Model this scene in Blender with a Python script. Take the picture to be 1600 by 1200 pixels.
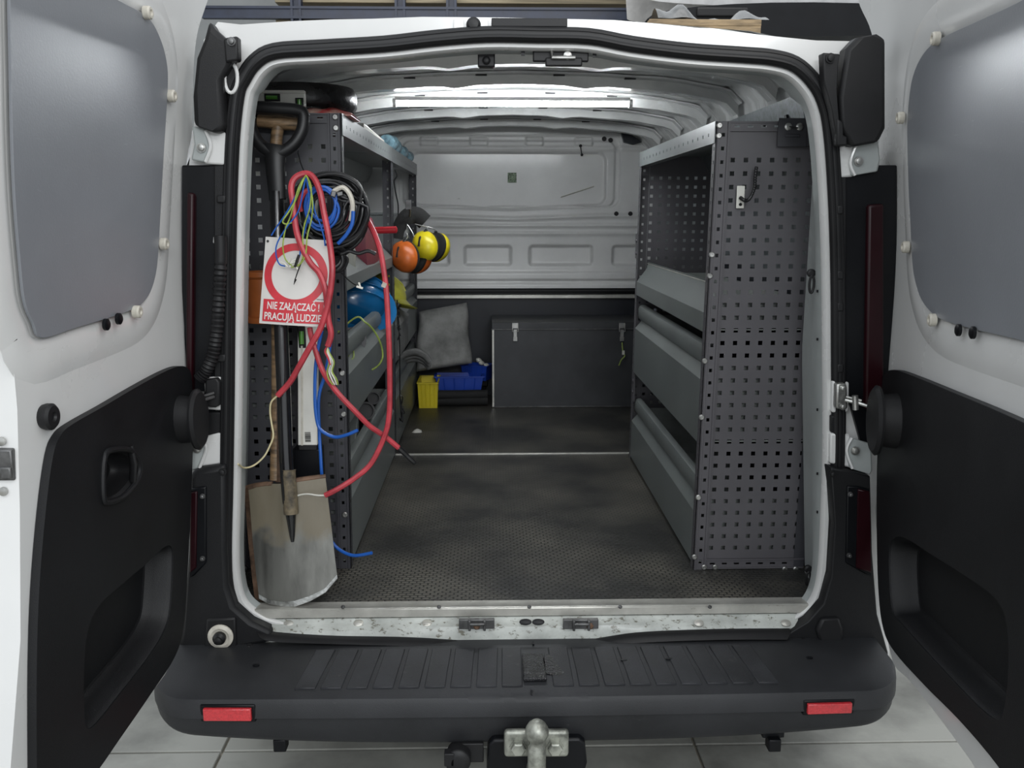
import bpy, bmesh, math, random
import numpy as np
from mathutils import Vector, geometry
random.seed(7)
sc = bpy.context.scene
for o in list(bpy.data.objects): bpy.data.objects.remove(o)
COL = sc.collection
# ------------------------------------------------------------ camera, world, lights, exposure
FPX = 1390.0
PSI, TH = 0.024023, 0.188387
CAM = Vector((-0.09410, -2.02926, 0.94135))
_s, _c = math.sin, math.cos
RV = Vector((_c(PSI), -_s(PSI), 0)); FV = Vector((_s(PSI)*_c(TH), _c(PSI)*_c(TH), -_s(TH))); UV = RV.cross(FV)
cd = bpy.data.cameras.new('camera'); cam = bpy.data.objects.new('camera', cd); COL.objects.link(cam)
cam.location = CAM; cam.rotation_euler = (math.pi/2-TH, 0, -PSI)
cd.sensor_width = 36; cd.lens = FPX*36/1600; cd.clip_start = .02; cd.clip_end = 60
sc.camera = cam
sc.view_settings.view_transform = 'Standard'; sc.view_settings.look = 'None'
sc.view_settings.gamma = 1; sc.view_settings.exposure = 0.55; sc.view_settings.use_curve_mapping = False
w = bpy.data.worlds.new('garage_air'); sc.world = w; w.use_nodes = True
w.node_tree.nodes['Background'].inputs[0].default_value = (.80, .84, .88, 1)
w.node_tree.nodes['Background'].inputs[1].default_value = .78
def area(name, loc, size, sizey, power, target, col=(1, .98, .95)):
    l = bpy.data.lights.new(name, 'AREA'); l.shape = 'RECTANGLE'; l.size = size; l.size_y = sizey; l.energy = power; l.color = col
    o = bpy.data.objects.new(name, l); COL.objects.link(o); o.location = loc
    o.rotation_euler = (Vector(target)-Vector(loc)).to_track_quat('-Z', 'Y').to_euler()
area('ceiling_strip_light', (-.9, -2.6, 2.6), 2.4, .5, 12, (0, .2, .1), (.94, .98, 1))
area('ceiling_strip_light', (1.0, -1.6, 2.7), 0.5, 2.4, 12, (-.1, .6, .4), (1, .96, .91))
area('hall_tube_light', (.9, -5.0, 2.25), 2.6, .35, 58, (0, 1.5, .6), (.95, .98, 1))
area('hall_light', (0, 4.0, 3.6), 5, 1.5, 35, (0, 6, 2.2))

# ------------------------------------------------------------ geometry helpers
def ray(px, py): return RV*((px-800)/FPX)+UV*((600-py)/FPX)+FV
def hit(px, py, p0, n):
    d = ray(px, py); n = Vector(n); return CAM+d*((Vector(p0)-CAM).dot(n)/d.dot(n))
def atY(px, py, y): return hit(px, py, (0, y, 0), (0, 1, 0))
def atX(px, py, x): return hit(px, py, (x, 0, 0), (1, 0, 0))
def atZ(px, py, z): return hit(px, py, (0, 0, z), (0, 0, 1))
def smooth(pts, n=6, closed=False):
    P = [Vector(p) for p in pts]; N = len(P); out = []
    rng = range(N if closed else N-1)
    for i in rng:
        if closed: a, b, c, d = P[(i-1) % N], P[i], P[(i+1) % N], P[(i+2) % N]
        else: a, b, c, d = P[max(i-1, 0)], P[i], P[i+1], P[min(i+2, N-1)]
        for k in range(n):
            t = k/n
            out.append(.5*((2*b)+(c-a)*t+(2*a-5*b+4*c-d)*t*t+(3*b-a-3*c+d)*t**3))
    if not closed: out.append(P[-1].copy())
    return out
def offset(poly, d):
    """grow (d>0) a 2D polygon"""
    N = len(poly); A = sum(poly[i][0]*poly[(i+1) % N][1]-poly[(i+1) % N][0]*poly[i][1] for i in range(N))
    s = 1 if A > 0 else -1; out = []
    for i in range(N):
        p, q, r = Vector(poly[i-1][:2]), Vector(poly[i][:2]), Vector(poly[(i+1) % N][:2])
        e1 = (q-p); e2 = (r-q)
        if e1.length < 1e-9: e1 = e2
        if e2.length < 1e-9: e2 = e1
        n1 = Vector((e1.y, -e1.x)).normalized(); n2 = Vector((e2.y, -e2.x)).normalized()
        n = n1+n2; n = n/(max(n.dot(n)/2, .5)) if n.length > 1e-6 else n1
        out.append(Vector((q.x+s*d*n.x, q.y+s*d*n.y)))
    return out
class MB:
    def __init__(s): s.v = []; s.f = []
    def add(s, vs, fs):
        b = len(s.v); s.v += [Vector(v) for v in vs]; s.f += [tuple(b+i for i in f) for f in fs]; return s
    def box(s, c, d, rot=None):
        vs = [Vector((x*d[0]/2, y*d[1]/2, z*d[2]/2)) for x in (-1, 1) for y in (-1, 1) for z in (-1, 1)]
        if rot is not None:
            m = rot if hasattr(rot, 'to_3x3') and not hasattr(rot, 'order') else None
            from mathutils import Euler
            m = Euler(rot).to_matrix() if m is None else m
            vs = [m @ v for v in vs]
        vs = [v+Vector(c) for v in vs]
        return s.add(vs, [(0, 1, 3, 2), (4, 6, 7, 5), (0, 4, 5, 1), (2, 3, 7, 6), (0, 2, 6, 4), (1, 5, 7, 3)])
    def tube(s, pts, r, n=8, closed=False, caps=True, flat=1.0, up=None):
        P = [Vector(p) for p in pts]; N = len(P); rs = r if hasattr(r, '__len__') else [r]*N
        ups = Vector(up) if up else None; prev = None; vs = []
        for i in range(N):
            if closed: t = P[(i+1) % N]-P[i-1]
            else: t = P[min(i+1, N-1)]-P[max(i-1, 0)]
            if t.length < 1e-9: t = Vector((0, 0, 1))
            t.normalize()
            if ups is not None: a = ups-t*ups.dot(t)
            elif prev is not None: a = prev-t*prev.dot(t)
            else: a = t.orthogonal()
            if a.length < 1e-6: a = t.orthogonal()
            a.normalize(); prev = a; b = t.cross(a)
            for k in range(n):
                th = 2*math.pi*k/n
                vs.append(P[i]+(a*math.cos(th)*flat+b*math.sin(th))*rs[i])
        fs = []
        for i in range(N if closed else N-1):
            j = (i+1) % N
            for k in range(n): fs.append((i*n+k, i*n+(k+1) % n, j*n+(k+1) % n, j*n+k))
        if caps and not closed: fs += [tuple(range(n))[::-1], tuple((N-1)*n+k for k in range(n))]
        return s.add(vs, fs)
    def cyl(s, a, b, r, n=16, r2=None): return s.tube([a, b], [r, r if r2 is None else r2], n)
    def lathe(s, prof, c=(0, 0, 0), axis=(0, 0, 1), n=24, sx=1, sy=1):
        """prof: list of (radius, height)"""
        ax = Vector(axis).normalized(); q = Vector((0, 0, 1)).rotation_difference(ax); vs = []; fs = []
        for (r, h) in prof:
            for k in range(n):
                th = 2*math.pi*k/n; vs.append(q @ Vector((r*math.cos(th)*sx, r*math.sin(th)*sy, h))+Vector(c))
        for i in range(len(prof)-1):
            for k in range(n): fs.append((i*n+k, i*n+(k+1) % n, (i+1)*n+(k+1) % n, (i+1)*n+k))
        fs += [tuple(range(n))[::-1], tuple((len(prof)-1)*n+k for k in range(n))]
        return s.add(vs, fs)
    def plate(s, outer, holes, fn, d0, d1):
        """outer/holes: 2D polygons; fn(a,b,d)->3D"""
        rings = [outer]+list(holes); rings = [[Vector((p[0], p[1])) for p in r] for r in rings]
        tri = geometry.tessellate_polygon([[Vector((p.x, p.y, 0)) for p in r] for r in rings])
        flat = [p for r in rings for p in r]; n = len(flat)
        vs = [fn(p.x, p.y, d0) for p in flat]+[fn(p.x, p.y, d1) for p in flat]
        fs = [tuple(t) for t in tri]+[tuple(i+n for i in t[::-1]) for t in tri]
        b = 0
        for r in rings:
            m = len(r)
            for i in range(m): j = (i+1) % m; fs.append((b+i, b+j, n+b+j, n+b+i))
            b += m
        return s.add(vs, fs)
    def perf(s, us, vs_, hole, fn, t):
        """perforated sheet. us, vs_: sorted cut lines; hole(i,j)->bool"""
        idx = {}
        V = []; F = []
        def vid(i, j, k):
            if (i, j, k) not in idx: idx[(i, j, k)] = len(V); V.append(fn(us[i], vs_[j], k*t))
            return idx[(i, j, k)]
        nu, nv = len(us)-1, len(vs_)-1
        H = lambda i, j: i < 0 or j < 0 or i >= nu or j >= nv or hole(i, j)
        for i in range(nu):
            for j in range(nv):
                if H(i, j): continue
                F.append((vid(i, j, 0), vid(i+1, j, 0), vid(i+1, j+1, 0), vid(i, j+1, 0)))
                F.append((vid(i, j, 1), vid(i, j+1, 1), vid(i+1, j+1, 1), vid(i+1, j, 1)))
                if H(i-1, j): F.append((vid(i, j, 0), vid(i, j+1, 0), vid(i, j+1, 1), vid(i, j, 1)))
                if H(i+1, j): F.append((vid(i+1, j, 0), vid(i+1, j, 1), vid(i+1, j+1, 1), vid(i+1, j+1, 0)))
                if H(i, j-1): F.append((vid(i, j, 0), vid(i, j, 1), vid(i+1, j, 1), vid(i+1, j, 0)))
                if H(i, j+1): F.append((vid(i, j+1, 0), vid(i+1, j+1, 0), vid(i+1, j+1, 1), vid(i, j+1, 1)))
        return s.add(V, F)
    def grid(s, nu, nv, fn, closeu=False):
        V = [fn(i/nu, j/nv) for j in range(nv+1) for i in range(nu+1)]
        F = [(j*(nu+1)+i, j*(nu+1)+i+1, (j+1)*(nu+1)+i+1, (j+1)*(nu+1)+i) for j in range(nv) for i in range(nu)]
        return s.add(V, F)
    def shell(s, nu, nv, fn, t):
        """closed sheet: fn(u,v,d) d in 0/t"""
        b = len(s.v); s.grid(nu, nv, lambda u, v: fn(u, v, 0)); m = len(s.v)-b
        s.grid(nu, nv, lambda u, v: fn(u, v, t))
        bd = [i for i in range(nu+1)]+[j*(nu+1)+nu for j in range(1, nv+1)]+[nv*(nu+1)+i for i in range(nu-1, -1, -1)]+[j*(nu+1) for j in range(nv-1, 0, -1)]
        for i in range(len(bd)):
            a, c = bd[i], bd[(i+1) % len(bd)]; s.f.append((b+a, b+c, b+m+c, b+m+a))
        return s
    def loft(s, rings, closed=True, cap0=False, cap1=False):
        n = len(rings[0]); V = [p for r in rings for p in r]; F = []
        for i in range(len(rings)-1):
            for k in range(n if closed else n-1): F.append((i*n+k, i*n+(k+1) % n, (i+1)*n+(k+1) % n, (i+1)*n+k))
        if cap0: F.append(tuple(range(n))[::-1])
        if cap1: F.append(tuple((len(rings)-1)*n+k for k in range(n)))
        return s.add(V, F)
    def extr(s, prof, y0, y1, fn):
        """closed 2D profile extruded"""
        return s.loft([[fn(a, b, y0) for a, b in prof], [fn(a, b, y1) for a, b in prof]], True, True, True)
ROOTS = {}
def thing(name, label, cat, loc=(0, 0, 0), group=None):
    o = bpy.data.objects.new(name, None); COL.objects.link(o); o.location = loc; o.empty_display_size = .05
    o['label'] = label; o['category'] = cat
    if group: o['group'] = group
    return o
def obj(name, mb, mat, parent=None, label=None, bevel=0, sm=35, seg=2, recalc=True, kind=None):
    me = bpy.data.meshes.new(name); me.from_pydata([tuple(v) for v in mb.v], [], mb.f)
    if recalc:
        bm = bmesh.new(); bm.from_mesh(me); bmesh.ops.recalc_face_normals(bm, faces=bm.faces); bm.to_mesh(me); bm.free()
    me.materials.append(mat)
    if sm:
        me.polygons.foreach_set('use_smooth', [True]*len(me.polygons)); me.set_sharp_from_angle(angle=math.radians(sm))
    o = bpy.data.objects.new(name, me); COL.objects.link(o)
    if parent is not None:
        o.parent = parent
        if parent.type == 'EMPTY': o.location = -Vector(parent.location)
    if label: o['label'] = label
    if kind: o['kind'] = kind
    if bevel:
        m = o.modifiers.new('bevel', 'BEVEL'); m.width = bevel; m.segments = seg; m.limit_method = 'ANGLE'; m.angle_limit = math.radians(40)
        m.harden_normals = False
    return o
def single(name, mb, mat, label, cat, group=None, **k):
    """thing that is one mesh: origin moved to its base"""
    n = len(mb.v); c = sum(mb.v, Vector())/n; c.z = min(v.z for v in mb.v)
    mb.v = [v-c for v in mb.v]
    o = obj(name, mb, mat, **k); o.location = c; o['label'] = label; o['category'] = cat
    if group: o['group'] = group
    return o
def sub(name, mb, mat, root, **k):
    """part of a thing made by single(): bring world coordinates to its space"""
    l = Vector(root.location); mb.v = [v-l for v in mb.v]
    return obj(name, mb, mat, root, **k)
def base(mbpts):
    return mbpts

# ------------------------------------------------------------ materials
def mat(name, col, rough=.5, metal=0, var=.12, scale=8, bump=.0, bscale=60, col2=None, coat=0, spec=None, stretch=None, rvar=.08):
    m = bpy.data.materials.new(name); m.use_nodes = True; nt = m.node_tree; N = nt.nodes; L = nt.links
    b = N['Principled BSDF']; b.inputs['Roughness'].default_value = rough; b.inputs['Metallic'].default_value = metal
    if coat: b.inputs['Coat Weight'].default_value = coat; b.inputs['Coat Roughness'].default_value = .12
    if spec is not None: b.inputs['Specular IOR Level'].default_value = spec
    tc = N.new('ShaderNodeTexCoord'); mp = N.new('ShaderNodeMapping'); L.new(tc.outputs['Object'], mp.inputs[0])
    if stretch: mp.inputs['Scale'].default_value = stretch
    n = N.new('ShaderNodeTexNoise'); n.inputs['Scale'].default_value = scale; n.inputs['Detail'].default_value = 6; n.inputs['Roughness'].default_value = .6
    L.new(mp.outputs[0], n.inputs['Vector'])
    r = N.new('ShaderNodeValToRGB'); L.new(n.outputs['Fac'], r.inputs[0])
    c = np.array(col[:3]); c2 = np.array(col2) if col2 is not None else np.clip(c*(1-var*1.6), 0, 1)
    r.color_ramp.elements[0].position = .32; r.color_ramp.elements[1].position = .62
    r.color_ramp.elements[0].color = (*c2, 1); r.color_ramp.elements[1].color = (*np.clip(c*(1+var*.3), 0, 1), 1)
    L.new(r.outputs[0], b.inputs['Base Color'])
    if rvar:
        mr = N.new('ShaderNodeMapRange'); L.new(n.outputs['Fac'], mr.inputs[0]); mr.inputs[3].default_value = max(0, rough-rvar); mr.inputs[4].default_value = min(1, rough+rvar)
        L.new(mr.outputs[0], b.inputs['Roughness'])
    if bump:
        n2 = N.new('ShaderNodeTexNoise'); n2.inputs['Scale'].default_value = bscale; n2.inputs['Detail'].default_value = 3
        L.new(tc.outputs['Object'], n2.inputs['Vector'])
        bp = N.new('ShaderNodeBump'); bp.inputs['Strength'].default_value = bump; bp.inputs['Distance'].default_value = .003
        L.new(n2.outputs['Fac'], bp.inputs['Height']); L.new(bp.outputs[0], b.inputs['Normal'])
    return m
def scratch(m, col, amt=.5, scale=(3, 40, 40), thr=.66, rot=(.3, .5, .4), nscale=6):
    """adds thin scratches/dirt of another colour over the base colour"""
    nt = m.node_tree; N = nt.nodes; L = nt.links; b = N['Principled BSDF']; src = b.inputs['Base Color'].links[0].from_socket
    tc = N.new('ShaderNodeTexCoord'); mp = N.new('ShaderNodeMapping'); mp.inputs['Scale'].default_value = scale; mp.inputs['Rotation'].default_value = rot
    n = N.new('ShaderNodeTexNoise'); n.inputs['Scale'].default_value = nscale; n.inputs['Detail'].default_value = 8; n.inputs['Roughness'].default_value = .7
    L.new(tc.outputs['Object'], mp.inputs[0]); L.new(mp.outputs[0], n.inputs['Vector'])
    mr = N.new('ShaderNodeMapRange'); mr.inputs[1].default_value = thr; mr.inputs[2].default_value = thr+.06; mr.inputs[4].default_value = amt
    L.new(n.outputs['Fac'], mr.inputs[0])
    mx = N.new('ShaderNodeMix'); mx.data_type = 'RGBA'; L.new(mr.outputs[0], mx.inputs[0]); L.new(src, mx.inputs[6]); mx.inputs[7].default_value = (*col, 1)
    L.new(mx.outputs[2], b.inputs['Base Color']); return m
M = {}
M['white'] = scratch(mat('white_paint', (.66, .66, .65), .28, var=.05, scale=2, coat=.35, spec=.5), (.22, .21, .19), .5, (2, 2, 30), .68)
M['white_in'] = scratch(mat('white_inner_paint', (.72, .72, .71), .36, var=.08, scale=3, coat=.2), (.25, .24, .22), .5, (2, 30, 3), .67)
M['jamb'] = scratch(mat('dull_primer_paint', (.36, .385, .38), .42, var=.12, scale=5), (.2, .18, .15), .6, (12, 12, 30), .66)
M['roofin'] = mat('bare_roof_paint', (.62, .63, .62), .26, var=.2, scale=3, coat=.3, stretch=(1, 5, 1))
M['galv'] = mat('galvanised_liner', (.15, .17, .18), .42, .3, var=.35, scale=60)
M['black'] = mat('black_plastic', (.011, .011, .012), .5, var=.15, spec=.35, bump=.12, bscale=500)
M['trim'] = scratch(mat('textured_black_trim', (.0075, .0078, .009), .5, var=.2, scale=4, spec=.35, bump=.25, bscale=700, rvar=.1), (.13, .12, .115), .5, (4, 4, 22), .71)
M['deep'] = mat('dark_cavity_plastic', (.004, .0045, .006), .4, var=.2, spec=.25)
M['bumper'] = scratch(mat('charcoal_bumper_plastic', (.027, .028, .031), .5, var=.25, scale=3, spec=.35, bump=.2, bscale=600, rvar=.12), (.13, .13, .12), .35, (3, 12, 12), .66)
M['pad'] = scratch(mat('dusty_tread_plastic', (.029, .030, .034), .5, var=.3, spec=.35, scale=7, bump=.3, bscale=500, rvar=.12), (.11, .11, .1), .3, (6, 6, 6), .62)
M['rubber'] = mat('rubber_seal', (.010, .010, .011), .45, var=.2, spec=.35)
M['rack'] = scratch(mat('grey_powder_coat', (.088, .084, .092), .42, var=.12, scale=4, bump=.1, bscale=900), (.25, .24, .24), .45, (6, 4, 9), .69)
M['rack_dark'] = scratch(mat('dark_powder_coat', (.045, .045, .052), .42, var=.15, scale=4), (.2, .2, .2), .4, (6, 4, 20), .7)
M['rackfascia'] = scratch(mat('grey_steel_fascia', (.17, .185, .185), .4, .1, var=.15, scale=5), (.38, .38, .37), .5, (20, 2, 20), .66)
M['tray'] = scratch(mat('grey_green_tray_steel', (.155, .17, .165), .40, .1, var=.12, scale=5), (.34, .34, .32), .5, (20, 1.5, 24), .68)
M['traytop'] = scratch(mat('worn_tray_inside', (.24, .255, .245), .4, .1, var=.2, scale=9), (.1, .1, .09), .6, (9, 9, 9), .6)
M['steel'] = mat('zinc_steel', (.50, .50, .48), .34, .85, var=.25, scale=30)
M['dsteel'] = mat('dark_steel', (.14, .14, .14), .4, .7, var=.3, scale=30)
M['alu'] = scratch(mat('aluminium_strip', (.62, .61, .56), .35, .55, var=.15, scale=12), (.16, .14, .1), .7, (6, 20, 20), .63)
M['navy'] = mat('navy_liner_panel', (.006, .008, .014), .45, var=.2)
M['boxm'] = scratch(mat('dark_grey_box_sheet', (.050, .052, .056), .40, .25, var=.2, scale=5), (.3, .3, .3), .5, (20, 20, 20), .73)
M['board'] = scratch(mat('grey_laminate_board', (.215, .225, .245), .32, var=.10, scale=1.4, bump=.06, bscale=240, rvar=.06), (.33, .35, .38), .35, (3, 3, 26), .64, (.6, .4, .2))
M['cap'] = mat('ivory_plastic_cap', (.55, .52, .45), .4, var=.15, scale=50)
M['redlens'] = mat('red_reflector', (.62, .035, .045), .18, var=.15, scale=200, coat=.8, bump=.3, bscale=900)
M['tail'] = mat('dark_red_lamp_lens', (.016, .0008, .003), .35, var=.2, spec=.3)
M['blackgloss'] = mat('glossy_black_steel', (.010, .010, .011), .16, var=.3, scale=12, coat=.4)
M['handle'] = scratch(mat('black_handle_plastic', (.011, .011, .012), .42, var=.2, spec=.4), (.12, .12, .12), .4, (12, 12, 12), .68)
M['wood'] = mat('brown_worn_wood', (.25, .16, .085), .5, var=.5, scale=14, stretch=(1, 1, 6), bump=.3, bscale=120)
M['mud'] = mat('mud_caked_steel', (.15, .12, .075), .7, var=.5, scale=30, col2=(.018, .017, .015), bump=.5, bscale=90)
M['rust'] = mat('rusty_steel', (.16, .095, .06), .6, .2, var=.5, scale=25)
M['redcable'] = mat('red_cable_sheath', (.46, .045, .06), .42, var=.2, scale=30)
M['bluecable'] = mat('blue_wire_sheath', (.015, .10, .42), .38, var=.1)
M['blackcable'] = mat('black_cable_sheath', (.012, .012, .013), .36, var=.1)
M['yg'] = mat('yellow_green_wire_sheath', (.32, .42, .08), .42, var=.3, scale=60)
M['ivory'] = mat('ivory_wire_sheath', (.62, .55, .33), .45, var=.1)
M['whitewire'] = mat('white_wire_sheath', (.65, .64, .58), .45, var=.1)
M['signwhite'] = scratch(mat('white_sign_plastic', (.66, .64, .61), .38, var=.05), (.35, .3, .28), .5, (14, 14, 14), .72)
M['signred'] = mat('red_sign_print', (.58, .03, .045), .42, var=.12, scale=20)
M['signtext'] = mat('white_sign_lettering', (.72, .69, .67), .42, var=.04)
M['pipe'] = mat('orange_drain_pipe', (.50, .14, .035), .4, var=.15)
M['hatblue'] = mat('blue_hard_hat_plastic', (.008, .13, .33), .22, var=.1, coat=.4)
M['hatyellow'] = mat('lime_yellow_plastic', (.62, .60, .08), .4, var=.1)
M['muffyellow'] = mat('yellow_muff_plastic', (.68, .56, .015), .35, var=.15, scale=20)
M['mufforange'] = mat('orange_muff_plastic', (.55, .12, .018), .38, var=.2, scale=15)
M['foam'] = mat('black_foam', (.01, .01, .01), .8, bump=.4, bscale=300)
M['maroon'] = mat('maroon_nylon', (.16, .012, .03), .5, var=.3, scale=10)
M['redplastic'] = mat('red_tool_grip', (.5, .02, .03), .35)
M['cloth'] = mat('grey_cushion_cloth', (.26, .26, .25), .8, var=.3, scale=9, bump=.5, bscale=90)
M['glove'] = mat('grey_fabric', (.20, .20, .195), .7, var=.25, scale=15, bump=.5, bscale=140)
M['binyellow'] = mat('yellow_bin_plastic', (.62, .50, .02), .42)
M['binblue'] = mat('blue_bin_plastic', (.01, .05, .36), .42)
M['wrap'] = mat('shiny_black_wrap', (.013, .013, .014), .28, var=.4, scale=20, bump=.9, bscale=45)
M['redbag'] = mat('red_printed_foil', (.5, .02, .03), .35, col2=(.65, .55, .45), scale=22, bump=.6, bscale=50)
M['vial'] = mat('green_vial_liquid', (.07, .25, .03), .15, coat=.8)
M['levelwhite'] = mat('white_level_coating', (.66, .65, .60), .32, var=.06)
M['ink'] = mat('black_print', (.02, .02, .02), .5)
M['skyblue'] = mat('pale_blue_film', (.25, .42, .5), .25, var=.5, scale=25, bump=.6, bscale=80)
M['bucket'] = mat('off_white_canister', (.42, .42, .38), .4, var=.2)
M['beige'] = mat('beige_rack_board', (.30, .25, .16), .6, var=.3, stretch=(.3, 4, 20))
M['rackblue'] = mat('blue_grey_upright', (.022, .030, .055), .45, var=.2)
M['greypanel'] = mat('pale_grey_panel', (.42, .45, .46), .5, var=.1)
M['carwhite'] = mat('white_car_paint', (.8, .8, .8), .2, coat=.5)
M['film'] = mat('translucent_grey_film', (.16, .165, .165), .25, var=.4, bump=.8, bscale=30)
M['plywood'] = mat('pine_board', (.42, .30, .17), .6, var=.3, stretch=(1, 6, 6))
M['wallp'] = mat('hall_wall_plaster', (.24, .25, .25), .7, var=.15, scale=1)
M['brass'] = mat('yellow_zinc_rivet', (.6, .45, .12), .35, .9)
M['chrome'] = mat('worn_chrome_steel', (.48, .49, .48), .30, .9, var=.3, scale=40, bump=.3, bscale=150)
M['hitch'] = mat('grubby_silver_steel', (.42, .43, .38), .4, .6, var=.4, scale=30)
M['wet'] = mat('wet_black_plastic', (.014, .014, .016), .12, var=.3, scale=90, bump=1, bscale=260, rvar=.1)
M['wall_liner'] = M['galv']
# rubber floor: hexagon-like fine relief, worn
def floor_mat():
    m = mat('worn_rubber_mat', (.022, .022, .020), .45, var=.2, scale=5, rvar=.12); nt = m.node_tree; N = nt.nodes; L = nt.links; b = N['Principled BSDF']
    tc = N.new('ShaderNodeTexCoord'); v = N.new('ShaderNodeTexBrick'); v.inputs['Scale'].default_value = 1; v.inputs['Brick Width'].default_value = .020; v.inputs['Row Height'].default_value = .0125; v.inputs['Mortar Size'].default_value = .0024; v.inputs['Mortar Smooth'].default_value = .6
    v.inputs['Color1'].default_value = (1, 1, 1, 1); v.inputs['Color2'].default_value = (.75, .75, .75, 1); v.inputs['Mortar'].default_value = (0, 0, 0, 1); L.new(tc.outputs['Object'], v.inputs['Vector'])
    bp = N.new('ShaderNodeBump'); bp.inputs['Strength'].default_value = .8; bp.inputs['Distance'].default_value = .002
    mr = N.new('ShaderNodeMapRange'); mr.inputs[2].default_value = .8; L.new(v.outputs['Color'], mr.inputs[0]); L.new(mr.outputs[0], bp.inputs['Height']); L.new(bp.outputs[0], b.inputs['Normal'])
    n = N.new('ShaderNodeTexNoise'); n.inputs['Scale'].default_value = 3.2; n.inputs['Detail'].default_value = 5; L.new(tc.outputs['Object'], n.inputs['Vector'])
    m2 = N.new('ShaderNodeMapRange'); m2.inputs[1].default_value = .40; m2.inputs[2].default_value = .72; m2.inputs[4].default_value = .75; L.new(n.outputs['Fac'], m2.inputs[0])
    mu = N.new('ShaderNodeMath'); mu.operation = 'MULTIPLY'; L.new(mr.outputs[0], mu.inputs[0]); L.new(m2.outputs[0], mu.inputs[1])
    src = b.inputs['Base Color'].links[0].from_socket; mx = N.new('ShaderNodeMix'); mx.data_type = 'RGBA'
    L.new(mu.outputs[0], mx.inputs[0]); L.new(src, mx.inputs[6]); mx.inputs[7].default_value = (.19, .175, .14, 1); L.new(mx.outputs[2], b.inputs['Base Color'])
    return m
M['mat'] = scratch(floor_mat(), (.28, .27, .25), .5, (9, 9, 9), .74)
M['concrete'] = mat('garage_floor_tile', (.33, .33, .30), .38, var=.35, scale=2.5, rvar=.12)
M['grout'] = mat('pale_joint_filler', (.40, .37, .31), .6)
def spade_mat():
    m = mat('worn_spade_steel', (.20, .20, .185), .34, .7, var=.35, scale=5, stretch=(3, 3, .6)); nt = m.node_tree; N = nt.nodes; L = nt.links; b = N['Principled BSDF']
    tc = N.new('ShaderNodeTexCoord'); sp = N.new('ShaderNodeSeparateXYZ'); L.new(tc.outputs['Object'], sp.inputs[0])
    n = N.new('ShaderNodeTexNoise'); n.inputs['Scale'].default_value = 14; n.inputs['Detail'].default_value = 6; L.new(tc.outputs['Object'], n.inputs['Vector'])
    ad = N.new('ShaderNodeMath'); ad.operation = 'MULTIPLY_ADD'; L.new(n.outputs['Fac'], ad.inputs[0]); ad.inputs[1].default_value = .16; L.new(sp.outputs['Z'], ad.inputs[2])
    mr = N.new('ShaderNodeMapRange'); mr.inputs[1].default_value = .245; mr.inputs[2].default_value = .275; mr.inputs[4].default_value = .8; L.new(ad.outputs[0], mr.inputs[0])
    src = b.inputs['Base Color'].links[0].from_socket; mx = N.new('ShaderNodeMix'); mx.data_type = 'RGBA'
    L.new(mr.outputs[0], mx.inputs[0]); L.new(src, mx.inputs[6]); mx.inputs[7].default_value = (.155, .13, .085, 1)
    # clean ground edge: below a curved line
    L.new(mx.outputs[2], b.inputs['Base Color'])
    m3 = N.new('ShaderNodeMapRange'); m3.inputs[1].default_value = .245; m3.inputs[2].default_value = .275; m3.inputs[3].default_value = .75; m3.inputs[4].default_value = .15; L.new(ad.outputs[0], m3.inputs[0]); L.new(m3.outputs[0], b.inputs['Metallic'])
    return m
M['spade'] = spade_mat()
# ------------------------------------------------------------ setting: garage hall
GZ = -.565
def struct(name, mb, m, **k):
    o = obj(name, mb, m, **k); o['kind'] = 'structure'; return o
fl = struct('floor', MB().box((0, 2.5, GZ-.06), (16, 16, .1)), M['grout'], sm=0)
tl = 0
for ix, (x0, x1) in enumerate([(-2.2, -.87), (-.862, .486), (.494, 1.84), (1.848, 3.2)]):
    for iy, (y0, y1) in enumerate([(-3.2, -.45), (-.442, .285), (.293, 1.64), (1.648, 3.0)]):
        t = obj('floor_tile', MB().box(((x0+x1)/2, (y0+y1)/2, GZ-.008), (x1-x0, y1-y0, .016)), M['concrete'], fl, bevel=.002, seg=1, sm=0)
struct('wall_back', MB().box((0, 8.5, 1.9), (16, .2, 5)), M['wallp'], sm=0)
# storage rack behind the van (seen above the roof)
RK = thing('pallet_rack', 'tall blue-grey storage rack with beige boards behind the van roof', 'rack', (-.5, 6.2, GZ))
for x in (-1.75, -.86, -.42, 1.25, 1.42):
    u = MB(); u.box((x, 6.15, 1.2), (.09, .06, 3.5)); u.box((x-.035, 6.11, 1.2), (.02, .05, 3.5)); u.box((x+.035, 6.11, 1.2), (.02, .05, 3.5)); obj('upright', u, M['rackblue'], RK)
for z in (1.0, 2.35, 2.64):
    b = MB(); b.box((-.25, 6.12, z), (4.6, .05, .10)); b.box((-.25, 6.09, z+.04), (4.6, .02, .02)); b.box((-.25, 6.09, z-.04), (4.6, .02, .02)); obj('beam', b, M['rackblue'], RK)
for z in (2.43, 2.51, 2.59, 2.77, 2.86, 2.94):
    obj('board', MB().box((-.35, 6.35, z), (3.2, .3, .05)), M['beige'], RK, bevel=.004)
for x, wd in ((-2.6, 1.2), (.62, 1.15)):
    obj('pale_panel', MB().box((x, 6.05, 2.93), (wd, .03, .22)), M['greypanel'], RK, bevel=.004, label='pale grey panel')
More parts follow.
